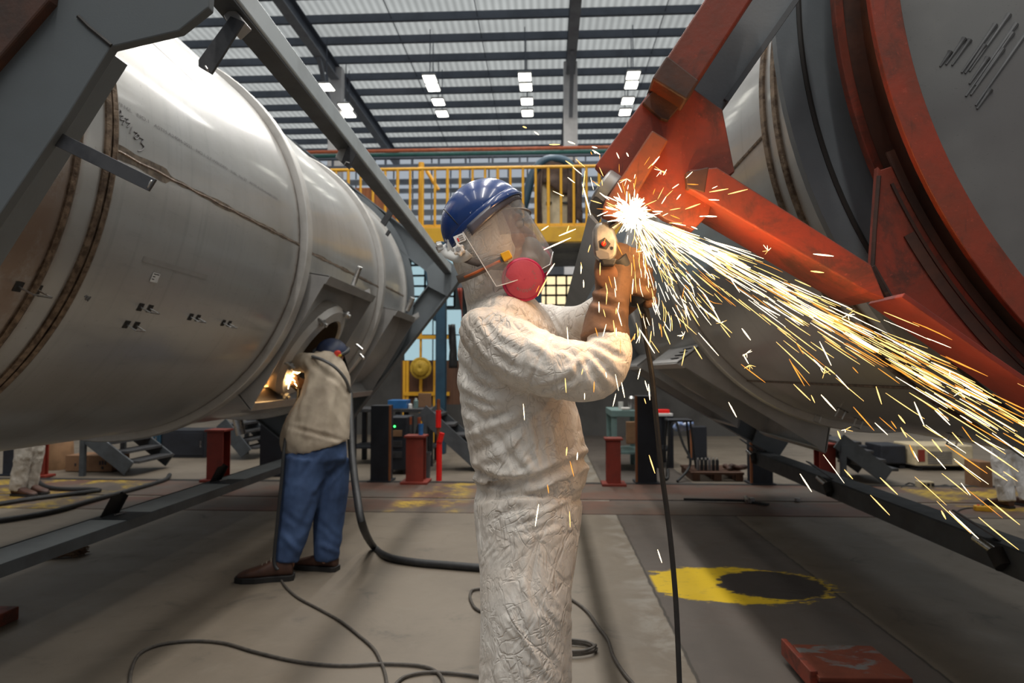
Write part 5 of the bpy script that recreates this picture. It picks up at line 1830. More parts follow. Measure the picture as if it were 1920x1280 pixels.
limb(mb, [L(596, 690, 4.78, 14, .05), L(560, 682, 4.86, 11, .04), L(538, 676, 4.93, 10, .035)], 14, 4)
limb(mb, [L(626, 700, 4.90, 14, .05), L(612, 738, 5.0, 12, .045), L(565, 724, 4.98, 10, .035)], 14, 4)
limb(mb, [L(578, 860, 4.58, 26, .08), L(552, 980, 4.50, 18, .06), L(537, 1062, 4.46, 14, .045)], 16, 4)
limb(mb, [L(620, 860, 4.72, 22, .08), L(615, 980, 4.68, 16, .06), L(613, 1056, 4.66, 14, .045)], 16, 4)
finish(fuse(mb, 0.012, 3), 'body', M['skin'], wd_)
wh = bpy.data.objects.new('welding_helmet', None)
wh.location = hc2
C.objects.link(wh)
par(wh, wd_)
Mh = Euler((0.25, -0.3, 0.35)).to_matrix()
mb = MB().grid(lambda u, v: hc2 + Mh @ V((0.115 * math.cos(2 * PI * u) * math.cos(PI / 2 * v), 0.125 * math.sin(2 * PI * u) * math.cos(PI / 2 * v), 0.0 + 0.115 * math.sin(PI / 2 * v))), 28, 10)
M['cap_blue'] = pm('dark_blue_cap', (0.018, 0.03, 0.075), 0.45, 0, (0.01, 0.015, 0.04), 12)
MB_ = mb.build('cap', M['cap_blue'], wh, smooth=2, solid=0.006)
mb = MB().tube([hc2 + Mh @ V((0.124 * math.cos(q), 0.134 * math.sin(q), 0.004)) for q in np.linspace(0, 2 * PI, 33)[:-1]], 0.014, 8, closed=True).build('headband', M['black'], wh, smooth=True)
# mask bowl in front of the face (towards the hole)
mb = MB().grid(lambda u, v: hc2 + Mh @ V((-0.02 + 0.10 * math.cos(PI * u) * 1.05, 0.03 + 0.14 * math.sin(PI * u), 0.05 - 0.22 * v)), 18, 8)
mb.build('mask', M['black'], wh, smooth=2, solid=0.005)
for x, y, mt_, r in ((633, 662, 'ink_red', 7), (637, 666, 'buckle_yellow', 4), (630, 667, 'ink_red', 4)):
    MB().ball(at(x, y, 4.79), (r * 0.0038, 0.006, r * 0.0030), 10, 6).build('printed_flame', M[mt_], wh, smooth=True)
# gloves
mb = MB()
limb(mb, [L(548, 680, 4.88, 14, .06), L(538, 674, 4.93, 13, .055), L(531, 668, 4.95, 11, .045), L(526, 664, 4.96, 6, .03)], 16, 4)
for k in range(4):
    limb(mb, [L(531 - k, 662 + k * 5, 4.93 + k * .01, 3.6), L(525 - k, 664 + k * 5, 4.95, 3.5), L(524, 668 + k * 5, 4.98, 3.0)], 8, 3)
limb(mb, [L(537, 664, 4.92, 4), L(532, 658, 4.92, 3.6), L(527, 657, 4.93, 3)], 8, 3)
finish(fuse(mb, 0.008, 2), 'glove', M['plastic_white'], wd_)
mb = MB()
limb(mb, [L(566, 724, 4.98, 14, .055), L(558, 718, 4.96, 13, .05), L(552, 712, 4.95, 9, .04)], 16, 4)
for k in range(4):
    limb(mb, [L(554, 706 + k * 5, 4.93, 3.8), L(548, 706 + k * 5, 4.92, 3.6), L(547, 709 + k * 5, 4.96, 3.2)], 8, 3)
limb(mb, [L(560, 708, 4.93, 4), L(553, 702, 4.92, 3.6), L(548, 702, 4.93, 3)], 8, 3)
finish(fuse(mb, 0.008, 2), 'glove', M['leather'], wd_)
q = at(540, 1082, 4.46)
boot(wd_, (at(532, 1082, 4.44).x, 4.44, 0), PI + 0.25, 1.3, laces=True)
boot(wd_, (at(618, 1068, 4.66).x, 4.66, 0), PI - 0.2, 1.2)
# torch
to = thing('welding_torch', 'black welding torch in the hand of the man in khaki', 'torch', at(552, 714, 4.95))
MB().tube(cr([tuple(at(x, y, Y)) for x, y, Y in ((545, 708, 4.94), (550, 714, 4.93), (560, 726, 4.94), (556, 760, 4.86), (545, 790, 4.75), (534, 830, 4.5), (528, 900, 4.40), (520, 980, 4.36), (514, 1050, 4.34), (521, 1068, 4.33))], 5), 0.011, 8).build('torch_cable', M['black'], to, smooth=True)
MB().tube([at(548, 711, 4.94), at(541, 704, 4.95), at(538, 706, 4.97)], [0.016, 0.012, 0.008], 10).build('nozzle', M['rust_bar'], to, smooth=True)
M['arc'] = emit('welding_arc', (1.0, 0.62, 0.25), 22.0, False)
M['arc_reflect'] = emit('arc_reflection_glow', (1.0, 0.42, 0.10), 5.0, False)  # glow for the arc's reflection painted onto the shell
mb = MB()
rnd = random.Random(4)
c0 = at(544, 707, 4.93)
for k in range(70):
    d = V((rnd.uniform(-1, 1), rnd.uniform(-1, .4), rnd.uniform(-1, 1))).normalized()
    l_ = rnd.uniform(0.02, 0.10)
    mb.tube([c0 + d * 0.004, c0 + d * l_], [0.006, 0.0015], 5)
mb.ball(c0, 0.014, 10, 8)
a = tag(mb.build('welding_arc', M['arc']), 'glaring welding arc at the hand of the man in khaki', 'arc', kind='stuff')
mb = MB()
for k in range(26):
    x = 482 + k * 1.75
    th, y = on_cyl(LC, LR, x, 724 - 0.06 * (x - 482))
    p = polar(LC, LR + 0.004, th, y)
    mb.ball(p, (0.006, 0.008, 0.006), 6, 5)
mb.build('arc_reflection', M['arc_reflect'], tl)  # glowing beads paint the arc's reflection on the tank side

# =========================== the two men seen only from the knees down ==================
def bystander(x, y, turn, trouser, jacket, label, dx=0.11, name='person'):
    root = thing(name, label, 'person', (x, y, 0))
    c, s = math.cos(turn), math.sin(turn)
    g = lambda a, b, z: (x + a * c - b * s, y + a * s + b * c, z)
    mb = MB()
    for sd in (-1, 1):
        limb(mb, [g(0, sd * dx * .8, 0.92) + (.095, .10), g(0.01, sd * dx, 0.70) + (.095, .095), g(0.04, sd * dx * 1.05, 0.48) + (.082, .085), g(0.0, sd * dx * 1.1, 0.25) + (.078, .08), g(-0.03, sd * dx * 1.1, 0.07) + (.075, .075)], 22, 5)
    limb(mb, [g(0, 0, 0.80) + (.11, .16), g(0, 0, 0.92) + (.13, .185), g(0, 0, 1.0) + (.13, .18)], 24, 4)
    finish(cloth_mesh(mb, 0.013, [], 0.010, x, 6, 0.6, 3), 'trousers', trouser, root)
    mb = MB()
    limb(mb, [g(0, 0, 0.90) + (.14, .19), g(0, 0, 1.1) + (.14, .19), g(0, 0, 1.32) + (.13, .20), g(0, 0, 1.42) + (.09, .14), g(0, 0, 1.47) + (.06, .07)], 24, 4)
    for sd in (-1, 1):
        limb(mb, [g(0, sd * .2, 1.36) + (.07, .07), g(0.03, sd * .25, 1.12) + (.055, .055), g(0.14, sd * .22, 0.95) + (.045, .045)], 16, 4)
    finish(cloth_mesh(mb, 0.014, [], 0.008, x + 2, 6, 0.6, 3), 'jacket', jacket, root)
    mb = MB()
    mb.ball(g(0.02, 0, 1.62), (.095, .078, .115), 20, 14)
    mb.ball(g(0.11, 0, 1.61), (.018, .014, .022), 10, 8)
    limb(mb, [g(0, 0, 1.56) + (.055, .055), g(0, 0, 1.42) + (.06, .08), g(0, 0, 1.0) + (.10, .14), g(0, 0, .86) + (.09, .12)], 18, 4)
    for sd in (-1, 1):
        limb(mb, [g(0, sd * dx, .9) + (.07, .07), g(0.03, sd * dx, .48) + (.05, .05), g(-0.02, sd * dx * 1.1, .06) + (.035, .035)], 14, 4)
        limb(mb, [g(0, sd * .19, 1.34) + (.045, .045), g(0.03, sd * .24, 1.12) + (.036, .036), g(0.16, sd * .21, 0.92) + (.028, .028), g(0.21, sd * .20, 0.86) + (.03, .02)], 12, 4)
    finish(fuse(mb, 0.013, 3), 'body', M['skin'], root)
    MB().ball(g(0, 0, 1.68), (.105, .088, .085), 18, 10).build('hair', M['hair'], root, smooth=True)
    for sd in (-1, 1):
        p = g(-0.03, sd * dx * 1.1, 0)
        boot(root, p, turn, 1.1)
    return root
q = atz(44, 928)
bystander(q.x + .02, q.y, -0.15, M['coverall_beige'], M['denim'], 'person in beige trousers standing on the yellow floor plate, seen below the tank', 0.07)
q = atz(1904, 951)
bystander(q.x, q.y, PI / 2 + 0.25, M['coverall_clean'], M['coverall_clean'], 'person in white trousers and dark shoes beside the yellow floor control', 0.115)
# ---------------------------------------------------------------- things on the shop floor
def span(x0, x1, ytop, ybase, Y=None):
    """world left x, right x, top z, base z and depth of something standing on the floor"""
    if Y is None:
        Y = atz((x0 + x1) / 2, ybase).y
    return at(x0, ybase, Y).x, at(x1, ybase, Y).x, at((x0 + x1) / 2, ytop, Y).z, Y


def red_stand(x0, x1, ytop, ybase, label, bw=0.06):
    a, b, h, Y = span(x0, x1, ytop, ybase)
    w = b - a
    cx = (a + b) / 2
    r = thing('support_stand', label, 'stand', (cx, Y, 0), 'red support stands along the floor strip')
    MB().box((cx, Y, 0.024), (w + 2 * bw, w + 2 * bw, 0.03)).build('base_plate', M['primer_deep'], r, bevel=0.004)
    # H section post
    mb = MB()
    mb.box((cx, Y - w / 2 + .008, (h + .03) / 2), (w, 0.014, h - 0.04))
    mb.box((cx, Y + w / 2 - .008, (h + .03) / 2), (w, 0.014, h - 0.04))
    mb.box((cx, Y, (h + .03) / 2), (0.014, w - .03, h - 0.04))
    mb.build('post', M['primer_deep'], r)
    MB().box((cx, Y, h), (w + bw * .8, w + bw * .8, 0.025)).build('top_plate', M['primer_deep'], r, bevel=0.003)
    return r
red_stand(394, 424, 806, 902, 'red H-section stand on the floor strip, nearest the steel step stairs')
red_stand(764, 796, 817, 906, 'red H-section stand with a blue cup behind it, beside the bright red tube')
red_stand(1137, 1163, 822, 910, 'red H-section stand below the green-edged workbench')
red_stand(1532, 1562, 832, 902, 'red H-section stand under the ground tank, behind the dark strut')
red_stand(74, 86, 822, 895, 'thin red stand behind the person in beige trousers')


def dark_post(x0, x1, ytop, ybase, label, Y=None):
    a, b, h, Y = span(x0, x1, ytop, ybase, Y)
    r = thing('steel_stand', label, 'stand', ((a + b) / 2, Y, 0), 'dark navy trestle posts')
    w = b - a
    MB().box(((a + b) / 2, Y + .12, h / 2), (w, 0.24, h)).build('post', M['navy'], r, bevel=0.006)
    MB().box(((a + b) / 2, Y + .12, 0.015), (w + .06, 0.30, 0.02)).build('base_plate', M['navy'], r)
    e = MB().box((b + .012 if x0 < 960 else a - .012, Y + .02, h / 2), (0.024, 0.03, h)).build('edge_strip', M['wood'], r)
    return r
dark_post(486, 528, 780, 893, 'broad navy post behind the welder in khaki')
dark_post(694, 728, 760, 905, 'navy post under the tank, beside the machine with the green light')
dark_post(1196, 1232, 742, 908, 'tall navy post behind the hanging grinder cord')
dark_post(1412, 1450, 826, 910, 'short navy post crossed by the dark sloping strut')
dark_post(1298, 1326, 800, 862, 'navy post farther back between the blue rag and the pallet')
dark_post(4, 30, 822, 892, 'navy post behind the person in beige trousers')

# tall blue columns at the mezzanine
def blue_col(x0, x1, Y, ztop):
    a, b = at(x0, 700, Y).x, at(x1, 700, Y).x
    struct(MB().box(((a + b) / 2, Y, ztop / 2), (b - a, 0.2, ztop)).build('steel_column', M['blue_paint'], bevel=0.01))
blue_col(818, 836, 11.4, 3.55)
struct(MB().bar(at(802, 492, 11.6), at(822, 600, 11.6), 0.14, 0.14).build('brace_beam', M['blue_paint']))
blue_col(1002, 1016, 13.2, 3.5)
# red and dark things hanging near it
o = MB().grid(lambda u, v: at(858 + 8 * u + 10 * v * (1 - u), 540 + 60 * v, 10.6) + V((0, 0.05 * math.sin(u * 7), 0)), 6, 8).build('red_tarpaulin', M['primer_deep'], smooth=True, solid=0.01)
tag(o, 'dull red tarpaulin hanging beside the blue column', 'tarpaulin')
o = MB().grid(lambda u, v: at(842 + (10 + 4 * v) * u, 608 + 82 * v, 10.2) + V((0, 0.06 * math.sin(u * 6 + v * 2), 0)), 8, 12).build('hanging_jacket', M['black'], smooth=True, solid=0.03)
tag(o, 'black jacket hanging near the blue column, behind the white coverall', 'jacket')

# wooden panel with yellow frame and the straw hat
a, b = at(752, 676, 12.6), at(862, 758, 12.6)
pn = thing('panel_gate', 'brown boarded gate with a yellow frame behind the straw hat', 'gate', ((a.x + b.x) / 2, 12.6, 0))
MB().box(((a.x + b.x) / 2, 12.62, (a.z + b.z) / 2), (b.x - a.x, 0.03, a.z - b.z)).build('board', M['wood_dark'], pn)
for px in (758, 764, 789, 815):
    p = at(px, 740, 12.58)
    MB().box((p.x, p.y, a.z / 2), (0.05, 0.05, a.z)).build('upright', M['yellow'], pn)
p = at(789, 640, 12.58)
MB().box((p.x, p.y, p.z), (0.04, 0.04, 0.7)).build('upright', M['yellow'], pn)
for py in (738, 632):
    p = at(800, py, 12.56)
    MB().box((p.x, p.y, p.z), (0.85, 0.05, 0.07)).build('crossbar', M['yellow'], pn)
hc = at(788, 690, 12.3)
ht = thing('straw_hat', 'round yellow straw hat hanging on the brown gate', 'hat', hc)
MB().lathe([(0.001, -0.05), (0.08, -0.05), (0.13, -0.02), (0.15, 0.03), (0.16, 0.035)], hc, 'Y', 28).build('crown', M['straw'], ht, smooth=True, solid=0.008)
MB().lathe([(0.15, 0.03), (0.19, 0.045), (0.20, 0.05)], hc, 'Y', 28).build('brim', M['straw'], ht, smooth=True, solid=0.008)

# benches -----------------------------------------------------------------------------
def pxbox(name, x0, y0, x1, y1, Y, d, mat, label, cat, group=None, bevel=0.006):
    a, b = at(x0, y0, Y), at(x1, y1, Y)
    o = MB().box(((a.x + b.x) / 2, Y + d / 2, (a.z + b.z) / 2), (b.x - a.x, d, a.z - b.z)).build(name, mat, bevel=bevel)
    if label:
        tag(o, label, cat, group)
    return o


def bench(x0, x1, ytop, Y, d, label, legs, topmat='raw_steel', legmat='navy', th=0.05):
    a, b = at(x0, ytop, Y), at(x1, ytop, Y)
    r = thing('workbench', label, 'workbench', ((a.x + b.x) / 2, Y + d / 2, 0))
    MB().box(((a.x + b.x) / 2, Y + d / 2, a.z - th / 2), (b.x - a.x, d, th)).build('top', M[topmat], r, bevel=0.006)
    for px in legs:
        x = at(px, ytop, Y).x
        for yy in (Y + .05, Y + d - .05):
            MB().box((x, yy, (a.z - th) / 2), (0.07, 0.07, a.z - th)).build('leg', M[legmat], r)
    MB().box(((a.x + b.x) / 2, Y + d / 2, 0.25), (b.x - a.x, d * .9, 0.03)).build('lower_shelf', M[legmat], r)
    return r, a.z
bn, zb_ = bench(655, 812, 766, 9.9, 0.7, 'cluttered dark workbench behind the red stand and bright red tube', (662, 745, 806))
def onb(name, x0, x1, ytop, Y, d, zb, mat, label, cat, group=None, bevel=0.006):
    a, b = at(x0, ytop, Y), at(x1, ytop, Y)
    o = MB().box(((a.x + b.x) / 2, Y + d / 2, (a.z + zb) / 2), (b.x - a.x, d, a.z - zb)).build(name, mat, bevel=bevel)
    return tag(o, label, cat, group)
onb('carton', 727, 762, 750, 9.95, 0.3, zb_, M['plastic_blue'], 'flat blue and white carton on the dark workbench', 'carton')
onb('board', 784, 808, 737, 10.4, 0.05, zb_, M['card'], 'beige board standing upright on the dark workbench', 'board')
def bottle(px, ytop, Y, zb, r, mat, cap, label, cat='bottle', name='bottle', group=None):
    p = at(px, ytop, Y)
    h = p.z - zb
    o = thing(name, label, cat, (p.x, Y, zb), group)
    MB().lathe([(0.001, 0), (r, 0), (r, h * .72), (r * .6, h * .84), (r * .45, h * .88), (0.001, h * .88)], (p.x, Y, zb), 'Z', 18).build('body', mat, o, smooth=True)
    MB().lathe([(0.001, h * .86), (r * .5, h * .86), (r * .5, h), (0.001, h)], (p.x, Y, zb), 'Z', 14).build('cap', cap, o, smooth=True)
    return o
bottle(780, 746, 10.1, zb_, 0.035, M['teal'], M['plastic_white'], 'slim pale bottle beside the beige board')
bottle(769, 755, 10.05, zb_, 0.03, M['plastic_white'], M['ink'], 'small white bottle at the end of the blue carton')
# welding machine with green lamp under the bench
a, b, h, Y = span(726, 762, 782, 876, 9.0)
wm = thing('welding_machine', 'dark welding machine with a small green light beside the navy post', 'machine', ((a + b) / 2, Y, 0))
MB().box(((a + b) / 2, Y + .25, h / 2 + .03), (b - a, 0.5, h - .06)).build('case', M['navy'], wm, bevel=0.012)
for k in range(3):
    q = at(742, 812 + 20 * k, Y)
    MB().box((q.x, Y - .004, q.z), (0.17, 0.012, 0.085)).build('front_panel', M['tan'] if k == 0 else M['raw_steel'], wm, bevel=0.003)
M['led'] = emit('green_led', (0.05, 1.0, 0.15), 4.0, False)
q = at(740, 799, Y)
MB().ball((q.x, Y - .006, q.z), (0.014, 0.008, 0.014), 10, 8).build('pilot_lamp', M['led'], wm)
for s in (-1, 1):
    MB().cyl(((a + b) / 2 + s * .1, Y + .05, 0.03), ((a + b) / 2 + s * .1, Y + .12, 0.03), 0.03, 14).build('wheel', M['black'], wm)
# gas bottles / dark drum behind
for px, lab in ((769, 'dark upright cylinder behind the red stand, nearer the green light'), (786, 'dark upright cylinder behind the red stand, nearer the blue cup')):
    a, b, h, Y = span(px - 5, px + 5, 782, 880, 9.2)
    bottle(px, 782, 9.2, 0, 0.05, M['black'], M['rust_bar'], lab, 'cylinder', 'gas_cylinder', 'dark cylinders')
# cup on the red stand
a, b, h, Y = span(764, 796, 817, 906)
q = at(789, 815, Y)
cu_ = MB().lathe([(0.001, 0), (0.028, 0), (0.032, 0.135), (0.029, 0.135), (0.026, 0.01), (0.001, 0.01)], (q.x, Y, h + .013), 'Z', 18).build('cup', M['plastic_blue'], smooth=True)
tag(cu_, 'blue plastic cup standing on the red stand', 'cup')
# bucket
a, b, h, Y = span(792, 808, 847, 893, 8.75)
bu = thing('bucket', 'dark grey plastic bucket behind the red stand beside the bright red tube', 'bucket', ((a + b) / 2, Y, 0))
w = (b - a) / 2
MB().lathe([(0.001, 0.0), (w * .75, 0.0), (w, h), (w * 1.08, h), (w * 1.08, h - .02), (w * .95, h - .02), (w * .7, 0.02), (0.001, 0.02)], ((a + b) / 2, Y, 0), 'Z', 24).build('pail', M['paint_grey_dark'], bu, smooth=True)
MB().tube([((a + b) / 2 + w * 1.05 * math.cos(q), Y - w * .3, h - .01 + w * .8 * -math.sin(q)) for q in np.linspace(0, PI, 12)], 0.006, 6).build('handle', M['bright_steel'], bu, smooth=True)
# bright red protective tube on a bar
a, b, h, Y = span(816, 827, 748, 902, 8.55)
rt = thing('barrier_pole', 'bright red tube sleeved over a thin brown pole beside the red stand', 'pole', ((a + b) / 2, Y, 0))
cx = (a + b) / 2
MB().cyl((cx, Y, 0), (cx, Y, h), 0.022, 12).build('pole', M['rust_bar'], rt, smooth=True)
MB().cyl((cx + .01, Y, 0.0), (cx + .012, Y, at(822, 826, Y).z), 0.036, 16).build('sleeve', M['red_bright'], rt, smooth=True)
MB().cyl((cx + .02, Y - .02, at(822, 828, Y).z), (cx + .05, Y - .02, at(822, 811, Y).z), 0.034, 16).build('sleeve', M['red_bright'], rt, smooth=True)
MB().cyl((cx, Y, at(822, 801, Y).z), (cx, Y, at(822, 769, Y).z), 0.034, 16).build('sleeve', M['red_bright'], rt, smooth=True)

# stairs ----------------------------------------------------------------------------------
def stairs(ptop, pbot, wid, steps, label, mat='paint_grey_dark', tread='raw_steel', rise=None):
    """short flight; ptop/pbot are points on the near stringer, the flight is wid deep in y"""
    A, B = V(ptop), V(pbot)
    r = thing('step_stairs', label, 'stairs', (B.x, B.y, 0), 'short steel flights of steps')
    for k in range(2):
        off = V((0.06 * k, wid * k, 0))
        MB().bar(A + off, B + off, 0.03, 0.20).build('stringer', M[mat], r, bevel=0.003)
    for k in range(steps):
        s = (k + 0.5) / steps
        p = A.lerp(B, s)
        MB().box((p.x + .05 + .03, p.y + wid / 2, p.z + .02), (0.26, wid - .03, 0.035)).build('tread', M[tread], r, bevel=0.003)
    f = B + V((0.0, 0, 0))
    for k in range(2):
        MB().box((A.x + .05, A.y + wid * k, (A.z - .05) / 2), (0.06, 0.06, A.z - .05)).build('leg', M[mat], r)
    return r
pb = atz(242, 893)
stairs(at(150, 806, pb.y), pb + V((0, 0, .10)), 0.85, 4, 'grey steel steps beside the cardboard box, climbing under the tank')
pb = atz(462, 862)
stairs(at(415, 792, pb.y), pb + V((0, 0, .10)), 0.8, 4, 'dark steel steps behind the red stand nearest the welder')
pb = atz(900, 884)
stairs(at(790, 770, pb.y), pb + V((0, 0, .10)), 0.5, 5, 'dark steel steps sloping down behind the white coverall')
pb = atz(1665, 908)
stairs(at(1572, 826, pb.y), pb + V((0, 0, .10)), 0.8, 4, 'dark steel steps behind the red stand under the ground tank')

# cardboard and rolls behind the left tank ---------------------------------------------------
a, b, h, Y = span(122, 182, 855, 885)
bx = thing('cardboard_box', 'brown cardboard box on the floor beside the grey steel steps', 'box', ((a + b) / 2, Y, 0))
MB().box(((a + b) / 2 + .1, Y + .2, h / 2 + .01), (b - a + .2, 0.4, h)).build('carton', M['card'], bx, bevel=0.006)
for (x0, y0, x1, y1) in ((186, 864, 189, 871), (191, 863, 194, 871), (196, 864, 199, 871), (190, 874, 194, 879), (140, 868, 143, 873)):
    p, q = at(x0, y0, Y), at(x1, y1, Y)
    MB().box(((p.x + q.x) / 2, Y - .003, (p.z + q.z) / 2), (q.x - p.x, 0.004, p.z - q.z)).build('printed_mark', M['ink'], bx)
a, b, h, Y = span(92, 126, 822, 872, 9.3)
o = MB().lathe([(0.001, 0), (0.16, 0), (0.19, 0.1), (0.18, 0.35), (0.14, 0.5), (0.08, 0.54), (0.001, 0.55)], ((a + b) / 2, Y, 0), 'Z', 20).build('felt_roll', M['tan'], smooth=True)
tag(o, 'tan lumpy sack standing behind the cardboard box', 'sack')
# dark cabinets far back at the left, with bits on them
for k, (x0, x1, y0, y1, mt_, lab) in enumerate(((285, 300, 792, 862, 'blue_paint', 'narrow blue cabinet behind the grey steel steps'), (302, 384, 806, 858, 'navy', 'low black cabinet behind the red stand, under the tank'), (560, 640, 790, 800, 'navy', None))):
    if lab:
        a, b, h, Y = span(x0, x1, y0, y1, 10.6)
        r = thing('cabinet', lab, 'cabinet', ((a + b) / 2, Y, 0))
        MB().box(((a + b) / 2, Y + .25, h / 2), (b - a, 0.5, h)).build('body', M[mt_], r, bevel=0.01)
        MB().box(((a + b) / 2, Y - .006, h / 2), (b - a - .06, 0.012, h - .08)).build('door', M[mt_], r, bevel=0.004)
        MB().box((b - .06, Y - .02, h / 2), (0.015, 0.02, 0.1)).build('handle', M['bright_steel'], r)
a, b, h, Y = span(440, 478, 786, 840, 10.8)
MB().tube([(at(443, 776, 7.6)), (at(452, 815, 7.6))], 0.055, 14).build('drain_stub', M['bright_steel'], tl, smooth=True)

# right-hand benches --------------------------------------------------------------------------
bn2, z2 = bench(1146, 1206, 769, 9.4, 0.9, 'pale green topped workbench with a steel flask on it', (1152, 1200), 'teal', 'teal', 0.09)
bottle(1184, 738, 9.55, z2, 0.048, M['bright_steel'], M['raw_steel'], 'stainless steel flask standing on the pale green workbench', 'flask', 'flask')
o = MB().lathe([(0.001, 0), (0.035, 0), (0.035, 0.11), (0.03, 0.11), (0.03, 0.01), (0.001, 0.01)], (at(1164, 760, 9.6).x, 9.6, z2), 'Z', 18).build('mug', M['plastic_white'], smooth=True)
tag(o, 'plain white mug on the pale green workbench', 'mug')
o = MB().box((at(1172, 766, 9.5).x, 9.45, z2 + .02), (0.12, 0.07, 0.04)).build('tape_roll', M['plastic_white'], bevel=0.015)
tag(o, 'white folded paper lying beside the steel flask', 'paper')
bn3, z3 = bench(1232, 1262, 775, 9.8, 0.7, 'white topped table behind the hanging grinder cord', (1236, 1258), 'plastic_white', 'navy', 0.04)
o = MB().box((at(1242, 772, 9.9).x, 9.95, z3 + .025), (0.2, 0.16, 0.05)).build('tool_tray', M['red_bright'], bevel=0.006)
tag(o, 'red tray lying on the white topped table', 'tray')
a, b, h, Y = span(1174, 1192, 790, 832, 9.3)
pz = at(1183, 832, 9.3).z
o = MB().box(((a + b) / 2, 9.3, (h + pz) / 2), (b - a, 0.05, h - pz)).build('leather_apron', M['tan'], bevel=0.01)
tag(o, 'tan leather apron hanging from the pale green workbench', 'apron')
rc = at(1282, 800, 9.6)
mb = MB()
rnd = random.Random(3)
for k in range(7):
    mb.ball(rc + V((rnd.uniform(-.09, .09), rnd.uniform(-.05, .05), rnd.uniform(-.07, .06))), (rnd.uniform(.04, .07), .04, rnd.uniform(.03, .06)), 10, 8)
M['rag'] = pm('blue_white_rag', (0.22, 0.33, 0.62), 0.8, 0, (0.6, 0.62, 0.68), 22)
o = finish(fuse(mb, 0.012, 2), 'rag', M['rag'], None)
tag(o, 'crumpled blue and white rag hung under the white topped table', 'rag')
# stool with thin bent legs
st_ = thing('stool', 'thin legged stool behind the hanging grinder cord', 'stool', (at(1272, 860, 9.2).x, 9.2, 0))
sx = at(1272, 780, 9.2).x
MB().box((sx, 9.2, 0.72), (0.32, 0.3, 0.03)).build('seat', M['navy'], st_, bevel=0.01)
for dx, dy in ((-.13, -.12), (.13, -.12), (-.13, .12), (.13, .12)):
    MB().tube([(sx + dx, 9.2 + dy, 0.71), (sx + dx * 1.5, 9.2 + dy * 1.5, 0.0)], 0.014, 8).build('leg', M['black'], st_, smooth=True)
# pallet with a crate of spray cans
a, b, h, Y = span(1298, 1398, 896, 912, 8.62)
pt_ = thing('pallet', 'low wooden pallet on the floor behind the tall navy post', 'pallet', ((a + b) / 2, Y, 0))
for k in range(5):
    MB().box(((a + b) / 2, Y + .1 + k * .15, 0.095), (b - a, 0.11, 0.025)).build('deck_board', M['wood_dark'], pt_)
for k in range(3):
    MB().box((a + .06 + k * (b - a - .12) / 2, Y + .4, 0.045), (0.09, 0.72, 0.075)).build('bearer', M['wood_dark'], pt_)
for k in range(6):
    x = at(1309 + k * 7.2, 893, Y + .25).x
    c = thing('spray_can', 'black can in the row standing on the wooden pallet', 'can', (x, Y + .25, 0.108), 'row of black cans on the pallet')
    MB().lathe([(0.001, 0), (0.021, 0), (0.021, 0.12), (0.014, 0.135), (0.001, 0.135)], (x, Y + .25, 0.108), 'Z', 14).build('body', M['ink'] if k % 3 else M['ink_grey'], c, smooth=True)
    MB().cyl((x, Y + .25, 0.24), (x, Y + .25, 0.265), 0.010, 10).build('cap', M['plastic_white'], c, smooth=True)
mb = MB()
for k in range(9):
    mb.ball((at(1362 + k * 4.5, 895, Y + .3).x, Y + .3 + rnd.uniform(-.05, .05), 0.135 + rnd.uniform(-.01, .03) - abs(k - 3) * .004), (.04, .05, .035), 10, 8)
o = finish(fuse(mb, 0.012, 2), 'work_glove_bundle', M['primer_dark'], None)
tag(o, 'dark reddish bundle of rags heaped at the end of the pallet', 'rags')
# clamp lying on the strip
p, q = atz(1282, 941), atz(1402, 944)
cl = thing('bar_clamp', 'long black bar clamp lying on the rusty floor strip', 'clamp', (p.x, p.y, 0.02))
MB().bar(p + V((0, 0, .03)), q + V((0, 0, .03)), 0.03, 0.025).build('bar', M['black'], cl, bevel=0.003)
MB().cyl(q + V((-.02, -.06, .035)), q + V((.0, .08, .05)), 0.022, 12).build('screw', M['bright_steel'], cl, smooth=True)
MB().box(q + V((.04, 0, .035)), (0.05, 0.06, 0.055)).build('jaw', M['bright_steel'], cl, bevel=0.006)
MB().bar(q + V((.05, -.02, .02)), q + V((.16, -.14, .02)), 0.05, 0.02).build('foot', M['black'], cl)
p = atz(1495, 941)
o = MB().lathe([(0.012, 0), (0.03, 0), (0.03, 0.03), (0.012, 0.03)], (p.x, p.y, 0.012), 'Z', 6, closed=True).build('loose_nut', M['hood_steel'])
tag(o, 'loose hexagon nut on the floor strip beyond the bar clamp', 'nut')
# machines at the far right
def machine(x0, y0, x1, y1, Y, d, mat, label, vents=True):
    a, b = at(x0, y0, Y), at(x1, y1, Y)
    r = thing('power_source', label, 'machine', ((a.x + b.x) / 2, Y, 0))
    MB().box(((a.x + b.x) / 2, Y + d / 2, (a.z + .04) / 2 + .02), (b.x - a.x, d, a.z - .06)).build('case', mat, r, bevel=0.015)
    if vents:
        for k in range(7):
            z = a.z * (0.32 + .075 * k)
            MB().box((a.x + (b.x - a.x) * .42, Y - .004, z), ((b.x - a.x) * .42, 0.008, 0.012)).build('vent_slot', M['ink_grey'], r)
        MB().box((a.x + (b.x - a.x) * .1, Y - .005, a.z * .62), (0.09, 0.01, 0.16)).build('control_plate', M['primer_deep'], r)
    for s in (0.1, 0.9):
        MB().box((a.x + (b.x - a.x) * s, Y + d / 2, 0.02), (0.08, d * .8, 0.04)).build('foot', M['black'], r)
    return r
machine(1716, 836, 1826, 882, 9.7, 0.6, M['cream'], 'cream welding power source with vent slots, low under the ground tank')
machine(1652, 836, 1700, 880, 9.9, 0.5, M['navy'], 'black cabinet left of the cream power source under the ground tank', False)
machine(1596, 836, 1628, 872, 10.2, 0.5, M['navy'], 'squat black cabinet nearest the red stand under the ground tank', False)
